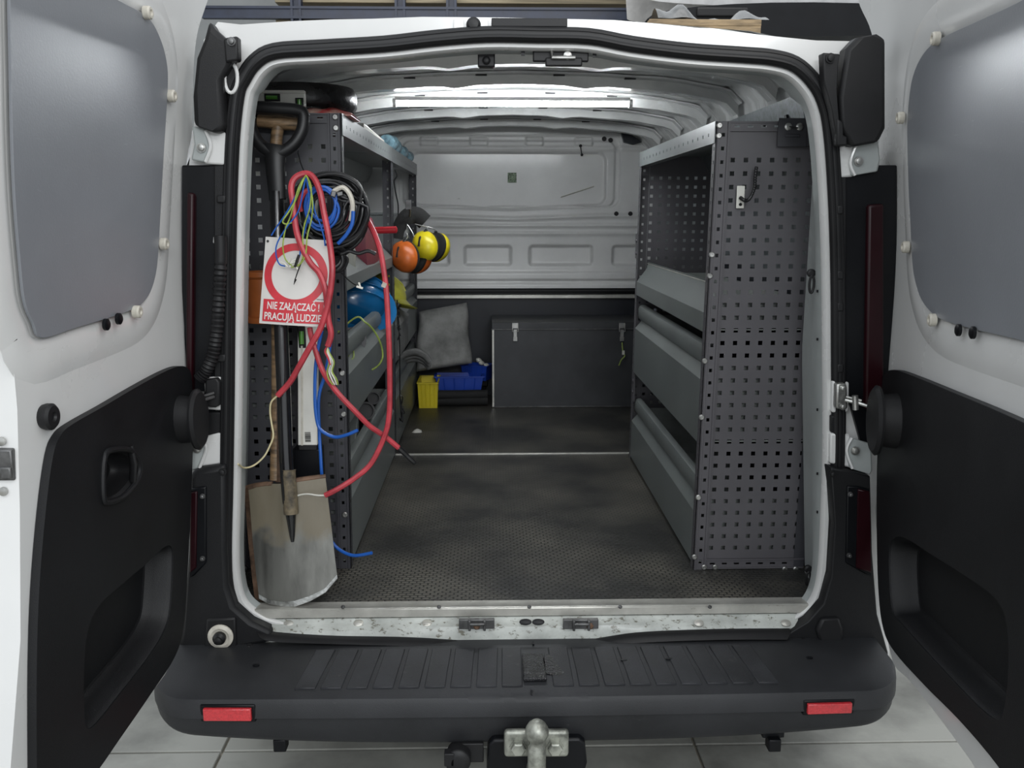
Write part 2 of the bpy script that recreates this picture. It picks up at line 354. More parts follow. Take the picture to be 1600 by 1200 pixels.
# raised car
CR = thing('raised_car', 'white car with dark underside raised on a lift behind the van roof', 'car', (1.4, 4.0, GZ))
p = []
for i in range(25):
    t = i/24; x = .62+2.4*t; p.append((x, 2.18+.12*math.sin(min(1, t*3)*math.pi/2)))
prof_top = [(x, z) for x, z in p]
c = MB()
rings = []
for y, s, dz in ((4.5, .96, -.05), (4.46, 1.0, .03), (4.55, 1.0, .12), (4.8, .97, .22), (5.7, .95, .4), (5.9, .9, .1)):
    rings.append([Vector((2.13+1.18*s*math.cos(a), y, 2.46+dz*1.0+(.10*s if math.sin(a) > 0 else .05)*math.sin(a)*(abs(math.cos(a))**.0))) for a in [2*math.pi*k/32 for k in range(32)]])
c.loft(rings, True, True, True); obj('body', c, M['carwhite'], CR)
d = MB(); d.loft([[Vector((2.13+1.14*math.cos(a), y, 2.26+.11*math.sin(a))) for a in [2*math.pi*k/24 for k in range(24)]] for y in (4.40, 4.44, 5.7)], True, True, True)
obj('underside', d, M['deep'], CR)
for x in (1.5, 2.7):
    obj('bumper_grille', MB().box((x, 4.39, 2.30), (.35, .03, .06)), M['black'], CR, bevel=.01)
u = MB(); u.box((3.35, 5.0, .95), (.22, .22, 3.03)); obj('lift_post', u, M['rackblue'], CR)
u = MB(); u.box((2.3, 5.0, 2.17), (2.1, .12, .08)); obj('lift_arm', u, M['rackblue'], CR)
PB = MB(); PB.box((1.17, 3.65, 2.045), (.66, .4, .035)); PB.box((1.17, 3.48, 2.01), (.66, .05, .05)); PB.box((1.17, 3.8, 2.01), (.66, .05, .05))
po = single('wooden_pallet', PB, M['plywood'], 'pine board tray lying behind the right side of the van roof', 'pallet', bevel=.003)
lg = MB()
for x in (.9, 1.44):
    for y in (3.48, 3.8): lg.box((x, y, (GZ+1.985)/2), (.03, .03, 1.985-GZ))
sub('leg', lg, M['rackblue'], po)
q = MB(); q.grid(28, 8, lambda u, v: Vector((.90+.66*u, 3.5+.3*v, 2.064+(.07+.05*math.sin(9*u)+.03*math.sin(23*u+2))*max(.12, math.sin(math.pi*min(1, max(0, v*.9+.05))))*(1-.45*u))))
single('plastic_film', q, M['film'], 'crumpled translucent plastic film lying on the pine board tray', 'film', recalc=False)

# ------------------------------------------------------------ the van
VAN = thing('van', 'white panel van seen from behind, both rear doors open on a shelved cargo bay', 'van', (0, 1.3, GZ))
SEAL = [(372,150),(382,124),(400,98),(430,82),(500,77),(600,71),(680,62),(760,56),(840,57),(920,59),(987,71),(1075,82),(1162,88),(1206,92),(1241,102),(1268,126),(1286,158),(1296,205),(1303,300),(1307,420),(1308,560),(1308,700),(1304,820),(1299,900),(1287,944),(1262,972),(1225,985),(1120,987),(994,992),(916,1003),(835,1008),(740,1004),(640,998),(520,995),(430,988),(392,973),(367,950),(356,915),(353,860),(355,760),(357,620),(358,500),(360,360),(364,230)]
sp = [atY(x, y, -.02) for x, y in SEAL]; sp = smooth(sp, 4, True)
s2 = [(p.x, p.z) for p in sp]
def ring(off, y): return [Vector((p.x, y, p.y)) for p in offset(s2, off)]
sm_ = MB(); sm_.tube(ring(.003, -.02), .0172, 12, True, flat=.8, up=(0, 1, 0)); 
obj('door_seal', sm_, M['rubber'], VAN)
s3 = MB(); s3.tube([v+Vector((0, -.010, 0)) for v in ring(.011, -.02)], .004, 6, True); s3.tube([v+Vector((0, -.010, 0)) for v in ring(-.004, -.021)], .004, 6, True)
obj('seal_lip', s3, M['rubber'], VAN)
j = MB(); j.loft([ring(-.004, -.012), ring(-.022, -.016), ring(-.026, -.008), ring(-.026, .006)])
obj('flange', j, M['white'], VAN)
j = MB(); 
def inner(off, y, tx):
    o_ = []
    for p in ring(off, y):
        f_ = min(1, max(0, (abs(p.x)-.61)/.05)); t_ = tx+.045*min(1, max(0, 1-p.z/.6)); o_.append(Vector((p.x*(1-f_)+math.copysign(t_, p.x)*f_, y, p.z)))
    return o_
j.loft([ring(-.025, .004), ring(-.029, .03), inner(-.010, .12, .692), inner(.012, .20, .700)])
obj('door_jamb', j, M['jamb'], VAN)
# body rear frame
outl = [(288, 1044), (288, 700), (290, 300), (318, 62), (340, 34), (376, 38), (450, 33), (520, 30), (580, 29), (660, 26), (780, 27), (960, 31), (1031, 37), (1119, 46), (1206, 56), (1276, 63), (1330, 64), (1362, 90), (1380, 300), (1392, 700), (1390, 1040)]
o2 = [atY(x, y, -.01) for x, y in outl]; o2 = [(p.x, p.z) for p in o2]
fr = MB(); fr.plate(o2, [[(p.x, p.y) for p in offset(s2, -.003)]], lambda a, b, d: Vector((a, d, b)), -.008, .05)
obj('rear_frame', fr, M['white'], VAN, bevel=.006)
# outer shell (sides, roof, front)
def half(x): return .0
shell = [(-.86, -.30), (-.93, .0), (-.945, .35), (-.92, .75), (-.86, 1.08), (-.76, 1.28), (-.60, 1.35), (-.3, 1.40), (0, 1.415), (.3, 1.40), (.60, 1.35), (.76, 1.28), (.86, 1.08), (.92, .75), (.945, .35), (.93, 0), (.86, -.30)]
def arc(y, k=1, dz=0): return [Vector((x*k, y, z+dz)) for x, z in shell]
b = MB(); b.loft([arc(.06, .93, -.07), arc(.12, .97, -.055), arc(.35, 1, -.03), arc(.8, 1, 0), arc(3.0, 1, .0), arc(3.3, .97, -.2)], False)
obj('outer_shell', b, M['white'], VAN, recalc=False)
b = MB(); b.box((0, 1.9, -.30), (1.5, 3.4, .10)); obj('chassis', b, M['deep'], VAN)
for sx in (-1, 1):
    for y in (.85, 3.3):
        wm = MB(); wm.lathe([(.18, -.075), (.30, -.075), (.325, -.05), (.325, .05), (.30, .06), (.18, .06)], (sx*.875, y, GZ+.327), (1, 0, 0), 28); obj('wheel', wm, M['rubber'], VAN)
# floor
obj('cargo_floor', MB().box((0, .705, -.012), (1.52, 1.40, .024)), M['mat'], VAN, sm=0, label='worn black rubber mat with a fine honeycomb tread')
obj('cargo_floor', MB().box((0, 2.04, -.012), (1.52, 1.25, .024)), M['mat'], VAN, sm=0)
obj('floor_joint', MB().box((0, 1.408, .002), (1.5, .014, .006)), M['alu'], VAN, bevel=.002)
# cross section of the inside
ins = [(.775, -.03), (.785, .45), (.765, .85), (.735, 1.10), (.715, 1.18)]
ins2 = [(.715, 1.18), (.695, 1.27), (.64, 1.325), (.50, 1.352), (.25, 1.370), (0, 1.376)]
for sx in (-1, 1):
    m_ = MB(); m_.loft([[Vector((sx*x, y, z)) for x, z in ins] for y in (.17, 2.63)], False); obj('side_wall', m_, M['galv'] if sx > 0 else M['white_in'], VAN, recalc=False)
    # shelf rail high on the side wall
    m_ = MB(); m_.extr([(sx*.715, 1.10), (sx*.690, 1.15), (sx*.672, 1.235), (sx*.70, 1.235)], .24, 2.6, lambda a, b_, y: Vector((a, y, b_)))
    obj('roof_rail', m_, M['galv'] if sx > 0 else M['jamb'], VAN)
    for k in range(9):
        h_ = MB(); h_.box((sx*.6785, .36+.2*k, 1.19), (.006, .016, .012), (0, sx*-.2, 0)); obj('rail_slot', h_, M['deep'], VAN)
r_ = MB(); full = [(-x, z) for x, z in ins2]+[(x, z) for x, z in ins2[::-1][1:]]
r_.loft([[Vector((x, y, z)) for x, z in full] for y in (.10, 2.63)], False); obj('roof_lining', r_, M['roofin'], VAN, recalc=False)
def zroof(x):
    x = abs(x)
    for (a, za), (b_, zb) in zip(ins2[::-1], ins2[::-1][1:]):
        if x <= b_: return za+(zb-za)*(x-a)/(b_-a)
    return 1.18
# roof bows: flanged channels across
bows = [(.16, .10, .045), (.50, .12, .035), (.88, .11, .035), (1.30, .12, .038), (1.74, .11, .035), (2.18, .11, .035)]
for (y, wd, hh) in bows:
    m_ = MB(); rings = []
    nx = 40
    for i in range(nx+1):
        x = -.68+1.36*i/nx; z = zroof(x)-.002
        k = 1.0+.35*math.exp(-((abs(x)-.42)/.05)**2)+.5*max(0, (abs(x)-.55)/.12)
        h2 = hh*(1+.25*math.exp(-((abs(x)-.20)/.04)**2)); w2 = wd/2*k
        rings.append([Vector((x, y-w2, z)), Vector((x, y-w2, z-.006)), Vector((x, y-w2*.55, z-.008)), Vector((x, y-w2*.40, z-h2)), Vector((x, y+w2*.40, z-h2)), Vector((x, y+w2*.55, z-.008)), Vector((x, y+w2, z-.006)), Vector((x, y+w2, z))])
    m_.loft(rings, True, True, True); obj('roof_bow', m_, M['roofin'], VAN, sm=30)
    for x in (-.34, -.12, .12, .34):
        h_ = MB(); h_.box((x, y-wd*.38, zroof(x)-.0105), (.035, .012, .004)); obj('bow_slot', h_, M['black'], VAN)
# LED tube
lm = MB(); lm.box((-.015, 1.135, 1.327), (.80, .034, .012)); obj('lamp_base', lm, M['white_in'], VAN)
led = bpy.data.materials.new('led_diffuser'); led.use_nodes = True; bb = led.node_tree.nodes['Principled BSDF']
bb.inputs['Emission Color'].default_value = (.93, .97, 1, 1); bb.inputs['Emission Strength'].default_value = 60; bb.inputs['Base Color'].default_value = (.8, .8, .8, 1)
lm = MB(); lm.tube([(-.41, 1.135, 1.314), (.38, 1.135, 1.314)], .0105, 12); obj('lamp_tube', lm, led, VAN)
for x in (-.418, .388): obj('lamp_end_cap', MB().cyl((x-.006, 1.135, 1.314), (x+.006, 1.135, 1.314), .014), M['white_in'], VAN)
# bulkhead, pressed sheet
def sst(a, b_, x):
    t = min(1, max(0, (x-a)/(b_-a))); return t*t*(3-2*t)
def rrect(x, z, x0, x1, z0, z1, r, e):
    dx = max(x0+r-x, 0, x-(x1-r)); dz = max(z0+r-z, 0, z-(z1-r)); d = math.hypot(dx, dz)-r
    inside = max(x0-x, x-x1, z0-z, z-z1)
    return 1-sst(-e, 0, d if (dx > 0 or dz > 0) else inside)
def bh(u, v):
    x = -.74+1.48*u; z = .565+.82*v; d = 0
    d -= .022*rrect(x, z, -.50, .50, .985-.02*(1-abs(x)/.5), 1.255, .05, .014)
    d -= .012*rrect(x, z, -.56, .57, .975-.02*(1-min(1, abs(x)/.5)), 1.335, .05, .01)*(1-rrect(x, z, -.54, .545, .975, 1.31, .05, .01))
    for x0 in (-.40, -.15, .13, .38):
        d += .014*rrect(x, z, x0-.05, x0+.05, 1.275, 1.33, .015, .012)
    for zc, a in ((1.268, .008), (.935, .012), (.885, .010), (.845, .008)):
        bend = -.018*(1-min(1, abs(x)/.5)) if zc > .93 and zc < 1.2 else 0
        d += a*math.exp(-((z-zc-bend)/.010)**2)
    for (a0, a1) in ((-.62, -.30), (-.235, .02), (.10, .44), (.53, .70)):
        d -= .030*rrect(x, z, a0, a1, .675, .79, .025, .02)
    d += .014*sst(.655, .64, z)*sst(.60, .615, z)+.01*sst(.60, .58, z)
    return Vector((x, 2.60-d, z))
g = MB(); g.grid(330, 200, bh); obj('bulkhead', g, M['white_in'], VAN, recalc=False, sm=50)
obj('bulkhead_slot', MB().box((0, 2.625, .548), (1.5, .02, .04)), M['deep'], VAN)
obj('bulkhead_strip', MB().box((0, 2.60, .522), (1.48, .03, .020)), M['alu'], VAN, bevel=.003)
obj('lower_bulkhead', MB().box((0, 2.62, .25), (1.50, .02, .53)), M['navy'], VAN, sm=0)
obj('bulkhead_rib', MB().box((0, 2.59, .553), (1.4, .02, .008)), M['black'], VAN)
obj('sticker', MB().box((.018+.0, 2.618, 1.125), (.045, .004, .05)), mat('olive_label', (.14, .2, .12), .5, var=1.5, scale=150), VAN)
for (x, y) in ((944, 217), (954, 219), (963, 334), (985, 334)):
    p = atY(x, y, 2.59); obj('grommet', MB().lathe([(.002, -.004), (.010, -.004), (.012, 0), (.010, .004)], p, (0, -1, 0), 14), M['black'], VAN)
p0 = atY(907, 228, 2.585); p1 = atY(909, 242, 2.585); hb = MB(); hb.tube([p0, p1], .003, 6); hb.lathe([(.006, 0), (.008, .004), (.003, .008)], p0, (0, -1, 0), 10); hb.lathe([(.004, 0), (.007, .004), (.003, .008)], p1, (0, -1, 0), 10)
obj('strap_hook', hb, M['black'], VAN)
for (x0, y0, x1, y1) in ((877, 307, 881, 305),):
    pass
bk = MB(); q = [atY(x, y, 2.55) for x, y in ((971, 207), (985, 209), (1003, 222), (990, 226), (975, 222))]
bk.loft([[v for v in q], [v+Vector((0, .03, 0)) for v in q]], True, True, True); obj('bracket', bk, M['navy'], VAN)
# sill
def zx(p): return lambda a, b_, y: Vector((y, a, b_))
s_ = MB(); s_.loft([[Vector((x, y, z)) for y, z in [(.035, .0), (.035, .003), (.0, .003), (-.002, .004), (-.006, .004), (-.010, .002), (-.010, -.018), (-.004, -.020), (-.004, -.006), (.03, -.006)]] for x in (-.69, .69)], True, True, True)
obj('sill_strip', s_, M['alu'], VAN, bevel=.001, seg=1, label='scuffed aluminium edge strip of the load floor')
s_ = MB(); nx = 60; rr = []
for i in range(nx+1):
    x = -.70+1.4*i/nx; k = math.exp(-(x/.28)**6)
    rr.append([Vector((x, y, z)) for y, z in [(.03, -.02), (-.006, -.022), (-.014, -.030-.0*k), (-.022-.012*k, -.032-.002*k), (-.036, -.040), (-.040, -.055), (-.04, -.10)]])
s_.loft(rr, False); wsill = scratch(mat('chipped_sill_paint', (.50, .52, .49), .35, var=.25, scale=9), (.09, .08, .05), .85, (9, 14, 14), .56); obj('sill', s_, wsill, VAN, recalc=False)
for x in (451, 560, 667, 1092, 1228):
    p = atZ(x, 974, -.030); obj('sill_plug', MB().lathe([(.010, -.002), (.010, .001), (.006, .003)], p+Vector((0, .0, .001)), (0, -.5, 1), 12, 1.2), M['alu'], VAN)
for x in (536, 686, 827, 969, 1109):
    p = atZ(x, 949, .008); obj('sill_screw', MB().lathe([(.005, 0), (.005, .003), (.003, .004)], p, (0, -.3, 1), 10), M['dsteel'], VAN)
for cx, wd in ((745, .085), (907, .085)):
    c0 = atY(cx, 976, -.038); m_ = MB(); m_.box(c0+Vector((0, -.002, .004)), (wd, .012, .024)); m_.box(c0+Vector((-wd*.2, -.010, .004)), (.006, .014, .026)); m_.box(c0+Vector((wd*.22, -.010, .004)), (.006, .014, .026)); m_.tube([c0+Vector((-wd*.2, -.016, .008)), c0+Vector((wd*.22, -.016, .008))], .004, 8)
    obj('striker_plate', m_, M['dsteel'], VAN, bevel=.002)
    obj('striker_bolt', MB().lathe([(.009, 0), (.009, .004), (.005, .008)], c0+Vector((.022 if cx > 800 else 0, -.006, 0)), (0, -1, 0), 6), M['rust'], VAN)
for cx in (821, 841):
    c0 = atY(cx, 972, -.041); obj('sill_hole', MB().lathe([(.015, 0), (.015, .003), (.012, .004)], c0+Vector((0, .0, 0)), (0, -.85, .5), 18, 1, .5), M['deep'], VAN)
# bottom gasket lip and bumper top joint
top = [(400, 984), (430, 990), (520, 995), (640, 997), (740, 1003), (835, 1006), (916, 1001), (994, 990), (1120, 985), (1235, 984)]
bot = [(412, 996), (430, 1003), (520, 1006), (640, 1010), (740, 1018), (835, 1026), (916, 1015), (994, 1006), (1120, 1001), (1225, 1001)]
ta = smooth([atY(x, y, -.045) for x, y in top], 6); ba = smooth([atY(x, y, -.058) for x, y in bot], 6)
g = MB(); g.loft([[a+Vector((0, .02, 0)) for a in ta], ta, [(a*.65+b_*.35)+Vector((0, -.010, 0)) for a, b_ in zip(ta, ba)], [(a*.3+b_*.7)+Vector((0, -.012, 0)) for a, b_ in zip(ta, ba)], ba, [b_+Vector((0, .03, -.004)) for b_ in ba]], False)
obj('sill_gasket', g, M['rubber'], VAN, recalc=False)
obj('gasket_split', MB().box(atY(833, 1012, -.062)+Vector((0, -.004, -.002)), (.004, .014, .034)), M['deep'], VAN)
# header details
c0 = atY(740, 39, -.012); obj('rubber_stop', MB().lathe([(.016, 0), (.015, .008), (.010, .013), (.003, .014)], c0, (0, -1, 0), 20), M['rubber'], VAN)
a0, a1 = atY(768, 36, -.014), atY(886, 37, -.014); m_ = MB(); m_.box((a0+a1)/2+Vector((0, -.004, 0)), ((a1-a0).length, .012, .018)); obj('header_strip', m_, M['black'], VAN, bevel=.002)
for x in (717, 755): obj('header_recess', MB().box(atY(x, 40, -.014), (.022, .002, .026)), M['white'], VAN, bevel=.0009)
c0 = atY(876, 88, .012); m_ = MB(); m_.box(c0, (.122, .012, .024)); m_.box(c0+Vector((.006, -.010, -.014)), (.080, .014, .018)); obj('latch_plate', m_, M['black'], VAN, bevel=.003)
m_ = MB(); m_.tube([c0+Vector((-.02, -.014, .008)), c0+Vector((-.02, -.022, -.006)), c0+Vector((.03, -.022, -.006))], .004, 8); m_.lathe([(.009, 0), (.009, .006), (.004, .008)], c0+Vector((.014, -.012, -.001)), (0, -1, 0), 12); obj('latch_hoop', m_, M['steel'], VAN)
c0 = atY(760, 95, .05); m_ = MB(); m_.box(c0, (.038, .03, .030)); m_.lathe([(.010, 0), (.008, .006), (.004, .008)], c0+Vector((0, -.015, -.002)), (0, -1, 0), 16); obj('interior_lamp', m_, M['black'], VAN, bevel=.003)
for x, y in ((817, 84), (929, 87)): obj('header_clip', MB().box(atY(x, y, .01), (.008, .004, .008)), M['deep'], VAN)
# ---- side columns beside the opening
def poly(name, pts, y, t, m, bevel=.003, lab=None, **k):
    q = [atY(a, b_, y) for a, b_ in pts]; o_ = MB(); o_.plate([(p.x, p.z) for p in q], [], lambda a, b_, d: Vector((a, d, b_)), y, y+t); return obj(name, o_, m, VAN, bevel=bevel, label=lab, **k)
def hexbolt(x, y, Y, r=.009, m='steel'):
    p = atY(x, y, Y); a = MB(); a.lathe([(r*1.5, 0), (r*1.5, .003), (r, .003), (r, .009), (r*.5, .010)], p, (0, -1, 0), 12); obj('bolt', a, M[m], VAN)
# left
poly('lamp_well', [(284, 258), (337, 258), (337, 590), (333, 686), (284, 700)], -.022, .012, M['deep'])
poly('pillar_trim', [(334, 258), (352, 258), (350, 590), (334, 590)], -.028, .02, M['trim'])
for y in (311, 560): poly('trim_clip', [(338, y-6), (352, y-6), (352, y+6), (338, y+6)], -.036, .02, M['black'])
poly('pillar_trim', [(336, 644), (352, 644), (352, 673), (318, 682), (318, 644)], -.028, .02, M['trim'])
poly('tail_lamp', [(291, 300), (303, 302), (300, 690), (289, 690)], -.04, .03, M['tail'], .006, 'dark red tail lamp lens')
poly('hinge_cover', [(318, 60), (326, 30), (334, 44), (352, 60), (362, 66), (368, 72), (361, 96), (346, 120), (350, 200), (338, 209), (302, 196), (300, 150), (306, 90)], -.06, .05, M['black'], .012)
poly('cover_bracket', [(356, 58), (371, 56), (372, 94), (360, 96), (352, 98), (349, 60)], -.066, .03, M['black'], .004)
hexbolt(362, 65, -.067, .006, 'dsteel')
q = [atY(361+10*math.cos(a), 122+23*math.sin(a), -.034) for a in [2*math.pi*k/24 for k in range(24)]]
m_ = MB(); m_.tube(q, .004, 8, True); obj('oval_grommet', m_, M['white'], VAN)
poly('oval_plug', [(361+9*math.cos(a), 122+21*math.sin(a)) for a in [2*math.pi*k/24 for k in range(24)]], -.028, .01, M['black'], .002)
poly('pillar_trim', [(341, 150), (352, 154), (352, 204), (342, 204)], -.034, .02, M['trim'])
# hinges (white arm + plate + bolt)
def hinge(pl, arm, bolt, rid, m='jamb'):
    poly('hinge_plate', arm, -.030, .02, M['white'], .004)
    poly('hinge_arm', pl, -.036, .012, M['jamb'], .004)
    q = smooth([atY(x, y, -.038) for x, y in rid], 5); a = MB(); a.tube(q, .0035, 6); obj('hinge_ridge', a, M['white'], VAN)
    hexbolt(*bolt, -.037, .007)
hinge([(300, 197), (320, 200), (328, 232), (320, 254), (298, 250), (303, 225)], [(318, 200), (354, 207), (354, 258), (318, 256)], (315, 231), [(321, 204), (329, 228), (321, 253)])
hinge([(296, 690), (315, 682), (322, 702), (309, 733), (298, 736)], [(312, 684), (352, 674), (351, 724), (308, 730)], (308, 701), [(314, 684), (322, 701), (312, 731)])
poly('check_plate', [(318, 590), (352, 588), (352, 642), (322, 640)], -.030, .02, M['white'], .004)
poly('check_bracket', [(320, 594), (338, 591), (343, 598), (343, 634), (336, 637), (320, 636)], -.05, .02, M['black'], .006)
m_ = MB(); m_.tube([atY(334, 620, -.06), atY(308, 628, -.10)], .004, 8); m_.tube([atY(315, 612, -.07), atY(315, 632, -.07)], .006, 10); m_.tube([atY(334, 614, -.06), atY(308, 622, -.09)], .003, 8); obj('check_strap', m_, M['dsteel'], VAN)
# hose
hp = smooth([atY(x, y, -.05) for x, y in ((344, 368), (345, 400), (343, 440), (341, 480), (338, 520), (333, 552), (323, 578), (312, 592))], 14)
rs = [.013+.0022*math.sin(i*2.2) if i > 18 else .0135 for i in range(len(hp))]
m_ = MB(); m_.tube(hp, rs, 14); obj('corrugated_hose', m_, M['black'], VAN)
poly('hose_cap', [(333, 369), (339, 368), (339, 382), (332, 380)], -.04, .02, M['white'])
# lower side panel left + right
def sidepanel(pts, y=-.05): return poly('corner_panel', pts, y, .06, M['trim'], .012)
sidepanel([(297, 742), (302, 734), (352, 726), (353, 860), (355, 915), (366, 950), (392, 973), (425, 988), (426, 1004), (326, 1022), (285, 1050), (272, 1045), (287, 960), (294, 860)])
poly('lamp_bezel', [(296, 764), (322, 760), (322, 880), (303, 900), (296, 903)], -.056, .01, M['deep'], .004)
poly('tail_lamp', [(297, 770), (308, 768), (306, 888), (296, 896)], -.060, .008, M['tail'], .003)
for y in (775, 872): hexbolt(317, y, -.057, .004, 'dsteel')
hexbolt(348, 737, -.052, .006, 'black')
poly('filler_flap', [(322, 968), (368, 965), (370, 1016), (318, 1022)], -.056, .01, M['black'], .005)
c0 = atY(345, 994, -.058); m_ = MB(); m_.lathe([(.030, 0), (.030, .004), (.022, .008), (.018, .006)], c0, (0, -1, 0), 26); obj('stop_ring', m_, M['cap'], VAN)
m_ = MB(); m_.lathe([(.015, 0), (.015, .012), (.009, .018), (.009, .024), (.004, .026)], c0+Vector((0, -.004, 0)), (0, -1, 0), 20); obj('rubber_stop', m_, M['rubber'], VAN)
hexbolt(390, 1010, -.052, .006, 'black')
# right
poly('lamp_well', [(1318, 258), (1402, 258), (1402, 700), (1345, 690), (1320, 600)], -.022, .012, M['deep'])
poly('pillar_trim', [(1309, 276), (1323, 276), (1322, 596), (1308, 596)], -.028, .02, M['trim'])
for y in (328, 430, 480, 576): poly('trim_clip', [(1309, y-7), (1318, y-7), (1318, y+7), (1309, y+7)], -.036, .02, M['black'])
poly('tail_lamp', [(1357, 320), (1382, 318), (1382, 650), (1352, 640)], -.036, .03, M['tail'], .006, 'dark red tail lamp lens')
poly('hinge_cover', [(1318, 110), (1324, 75), (1340, 58), (1372, 52), (1385, 60), (1385, 200), (1374, 222), (1330, 230), (1314, 200), (1312, 150)], -.06, .05, M['black'], .014)
poly('cover_bracket', [(1286, 82), (1313, 84), (1310, 100), (1308, 150), (1314, 226), (1310, 228), (1300, 170), (1288, 128)], -.066, .03, M['black'], .004)
poly('cover_clip', [(1308, 185), (1317, 190), (1318, 212), (1324, 213), (1324, 228), (1308, 228)], -.07, .02, M['black'], .004)
hexbolt(1297, 91, -.067, .007, 'black')
hinge([(1335, 224), (1372, 216), (1376, 250), (1372, 268), (1330, 275), (1328, 252)], [(1307, 229), (1338, 226), (1334, 276), (1309, 278)], (1341, 252), [(1338, 226), (1329, 254), (1336, 274)])
hinge([(1328, 684), (1362, 694), (1364, 735), (1360, 742), (1328, 732), (1322, 704)], [(1298, 677), (1328, 678), (1332, 732), (1297, 724)], (1336, 704), [(1331, 684), (1323, 704), (1332, 732)])
poly('check_plate', [(1301, 595), (1327, 597), (1327, 640), (1320, 645), (1300, 645)], -.030, .02, M['white'], .004)
poly('check_bracket', [(1307, 600), (1322, 599), (1324, 606), (1325, 638), (1318, 642), (1306, 638)], -.05, .02, M['steel'], .004)
hexbolt(1316, 606, -.052, .005); hexbolt(1316, 635, -.052, .005)
m_ = MB(); m_.tube([atY(1320, 625, -.06), atY(1342, 630, -.07), atY(1366, 638, -.10)], .004, 8); m_.tube([atY(1336, 618, -.07), atY(1337, 640, -.07)], .007, 10); m_.tube([atY(1322, 620, -.06), atY(1346, 626, -.07)], .003, 8); obj('check_strap', m_, M['steel'], VAN)
poly('pillar_trim', [(1299, 650), (1312, 650), (1312, 676), (1299, 676)], -.028, .02, M['trim'])
sidepanel([(1298, 731), (1330, 736), (1360, 744), (1363, 860), (1371, 960), (1388, 1020), (1388, 1046), (1362, 1036), (1338, 1022), (1230, 1006), (1232, 990), (1262, 972), (1287, 944), (1299, 900), (1304, 820)])
poly('lamp_bezel', [(1324, 760), (1340, 760), (1359, 765), (1362, 900), (1350, 896), (1322, 880)], -.056, .01, M['deep'], .004)
poly('tail_lamp', [(1341, 764), (1359, 768), (1362, 896), (1338, 888)], -.060, .008, M['tail'], .003)
for x, y in ((1328, 772), (1326, 867)): hexbolt(x, y, -.057, .004, 'dsteel')
poly('access_flap', [(1284, 968), (1312, 966), (1318, 984), (1318, 1010), (1282, 1006), (1276, 985)], -.062, .016, M['black'], .006)
hexbolt(1255, 1002, -.052, .006, 'black'); hexbolt(1300, 740, -.052, .005, 'black')
# bumper: swept section
def bump_ring(x):
    x0_ = x; x = x+.012; t = abs(x)/.87; e = max(0, (abs(x)-.72)/.145); e = min(e, 1); cur = 1-math.sqrt(max(0, 1-e**2.4))
    fy = -.285+.24*cur-.012*(1-t*t)+.012; zt = -.068-.018*t*0; zb = -.190+.035*t**3+.02*cur
    k = fy; x = x0_
    return [Vector((x, .02, -.075)), Vector((x, -.035, -.064)), Vector((x, min(-.05, k+.10), -.068)), Vector((x, k+.022, -.074)), Vector((x, k+.006, -.078)), Vector((x, k, -.088)), Vector((x, k-.003, -.118)), Vector((x, k+.006, -.124)), Vector((x, k+.008, zb+.012)), Vector((x, k+.018, zb)), Vector((x, .02, zb))]
xs = [-.86+.0125*i for i in range(136)]; xs = [x+.005 for x in xs]
m_ = MB(); m_.loft([bump_ring(x) for x in xs], True, True, True); obj('rear_bumper', m_, M['bumper'], VAN, sm=45, label='scuffed charcoal plastic step bumper')
for i in range(19):
    xc = -.485+.0545*i
    if abs(xc-.005) < .03: continue
    skew = .10*xc
    m_ = MB(); vs = []
    ya, yb = -.245, -.085
    P = lambda dx, y, z: Vector((xc+dx+skew*(-(y-yb))*2.2, y, z))
    m_.loft([[P(-.0225, ya, -.077), P(.0225, ya, -.077), P(.0225, yb, -.068), P(-.0225, yb, -.068)], [P(-.0225, ya, -.0690), P(.0225, ya, -.0690), P(.0225, yb, -.0615), P(-.0225, yb, -.0615)]], True, True, True)
    obj('tread_pad', m_, M['pad'], VAN, bevel=.0015, seg=1)
m_ = MB(); m_.box((.0, -.165, -.068), (.052, .13, .010), (-.05, 0, 0)); obj('latch_cover', m_, M['wet'], VAN, bevel=.003, label='wet glossy black cover')
m_ = MB(); m_.loft([[Vector(v) for v in ((.026, -.20, -.066), (.026, -.12, -.060), (.04, -.125, -.061), (.068, -.200, -.067), (.052, -.208, -.067))], [Vector(v) for v in ((.026, -.20, -.074), (.026, -.12, -.068), (.04, -.125, -.069), (.068, -.200, -.074), (.052, -.208, -.074))]], True, True, True); obj('wet_patch', m_, M['wet'], VAN)
m_ = MB(); dp = [atY(832, 1078, -.268), atY(829, 1095, -.2765), atY(826, 1110, -.2795), atY(825, 1128, -.272)]; m_.tube([v for v in dp], [.005, .003, .0035, .003], 8, flat=.5); obj('oil_drip', m_, M['wet'], VAN)
for (x0, x1, y0, y1) in ((322, 398, 1098, 1117), (1256, 1324, 1090, 1106)):
    a, b_ = atY(x0, y0, -.262), atY(x1, y1, -.262); c0 = (a+b_)/2+Vector((0, -.008, 0)); d_ = b_-a
    rz = -.03 if x0 < 800 else .03
    obj('reflector_bezel', MB().box(c0+Vector((0, .004, 0)), (abs(d_.x)+.016, .03, abs(d_.z)+.010), (0, 0, rz)), M['deep'], VAN, bevel=.003)
    obj('reflector', MB().box(c0+Vector((0, -.008, 0)), (abs(d_.x), .02, abs(d_.z)-.002), (0, 0, rz)), M['redlens'], VAN, bevel=.002, label='red rectangular reflector')
for x, y in ((400, 1040), (1130, 1022), (1265, 1028), (1045, 1030), (975, 1032)):
    p = atZ(x, y, -.066); obj('drain_mark', MB().lathe([(.006, 0), (.006, .002), (.004, .0025)], p, (0, 0, 1), 12, 1.3, .8), M['deep'], VAN)
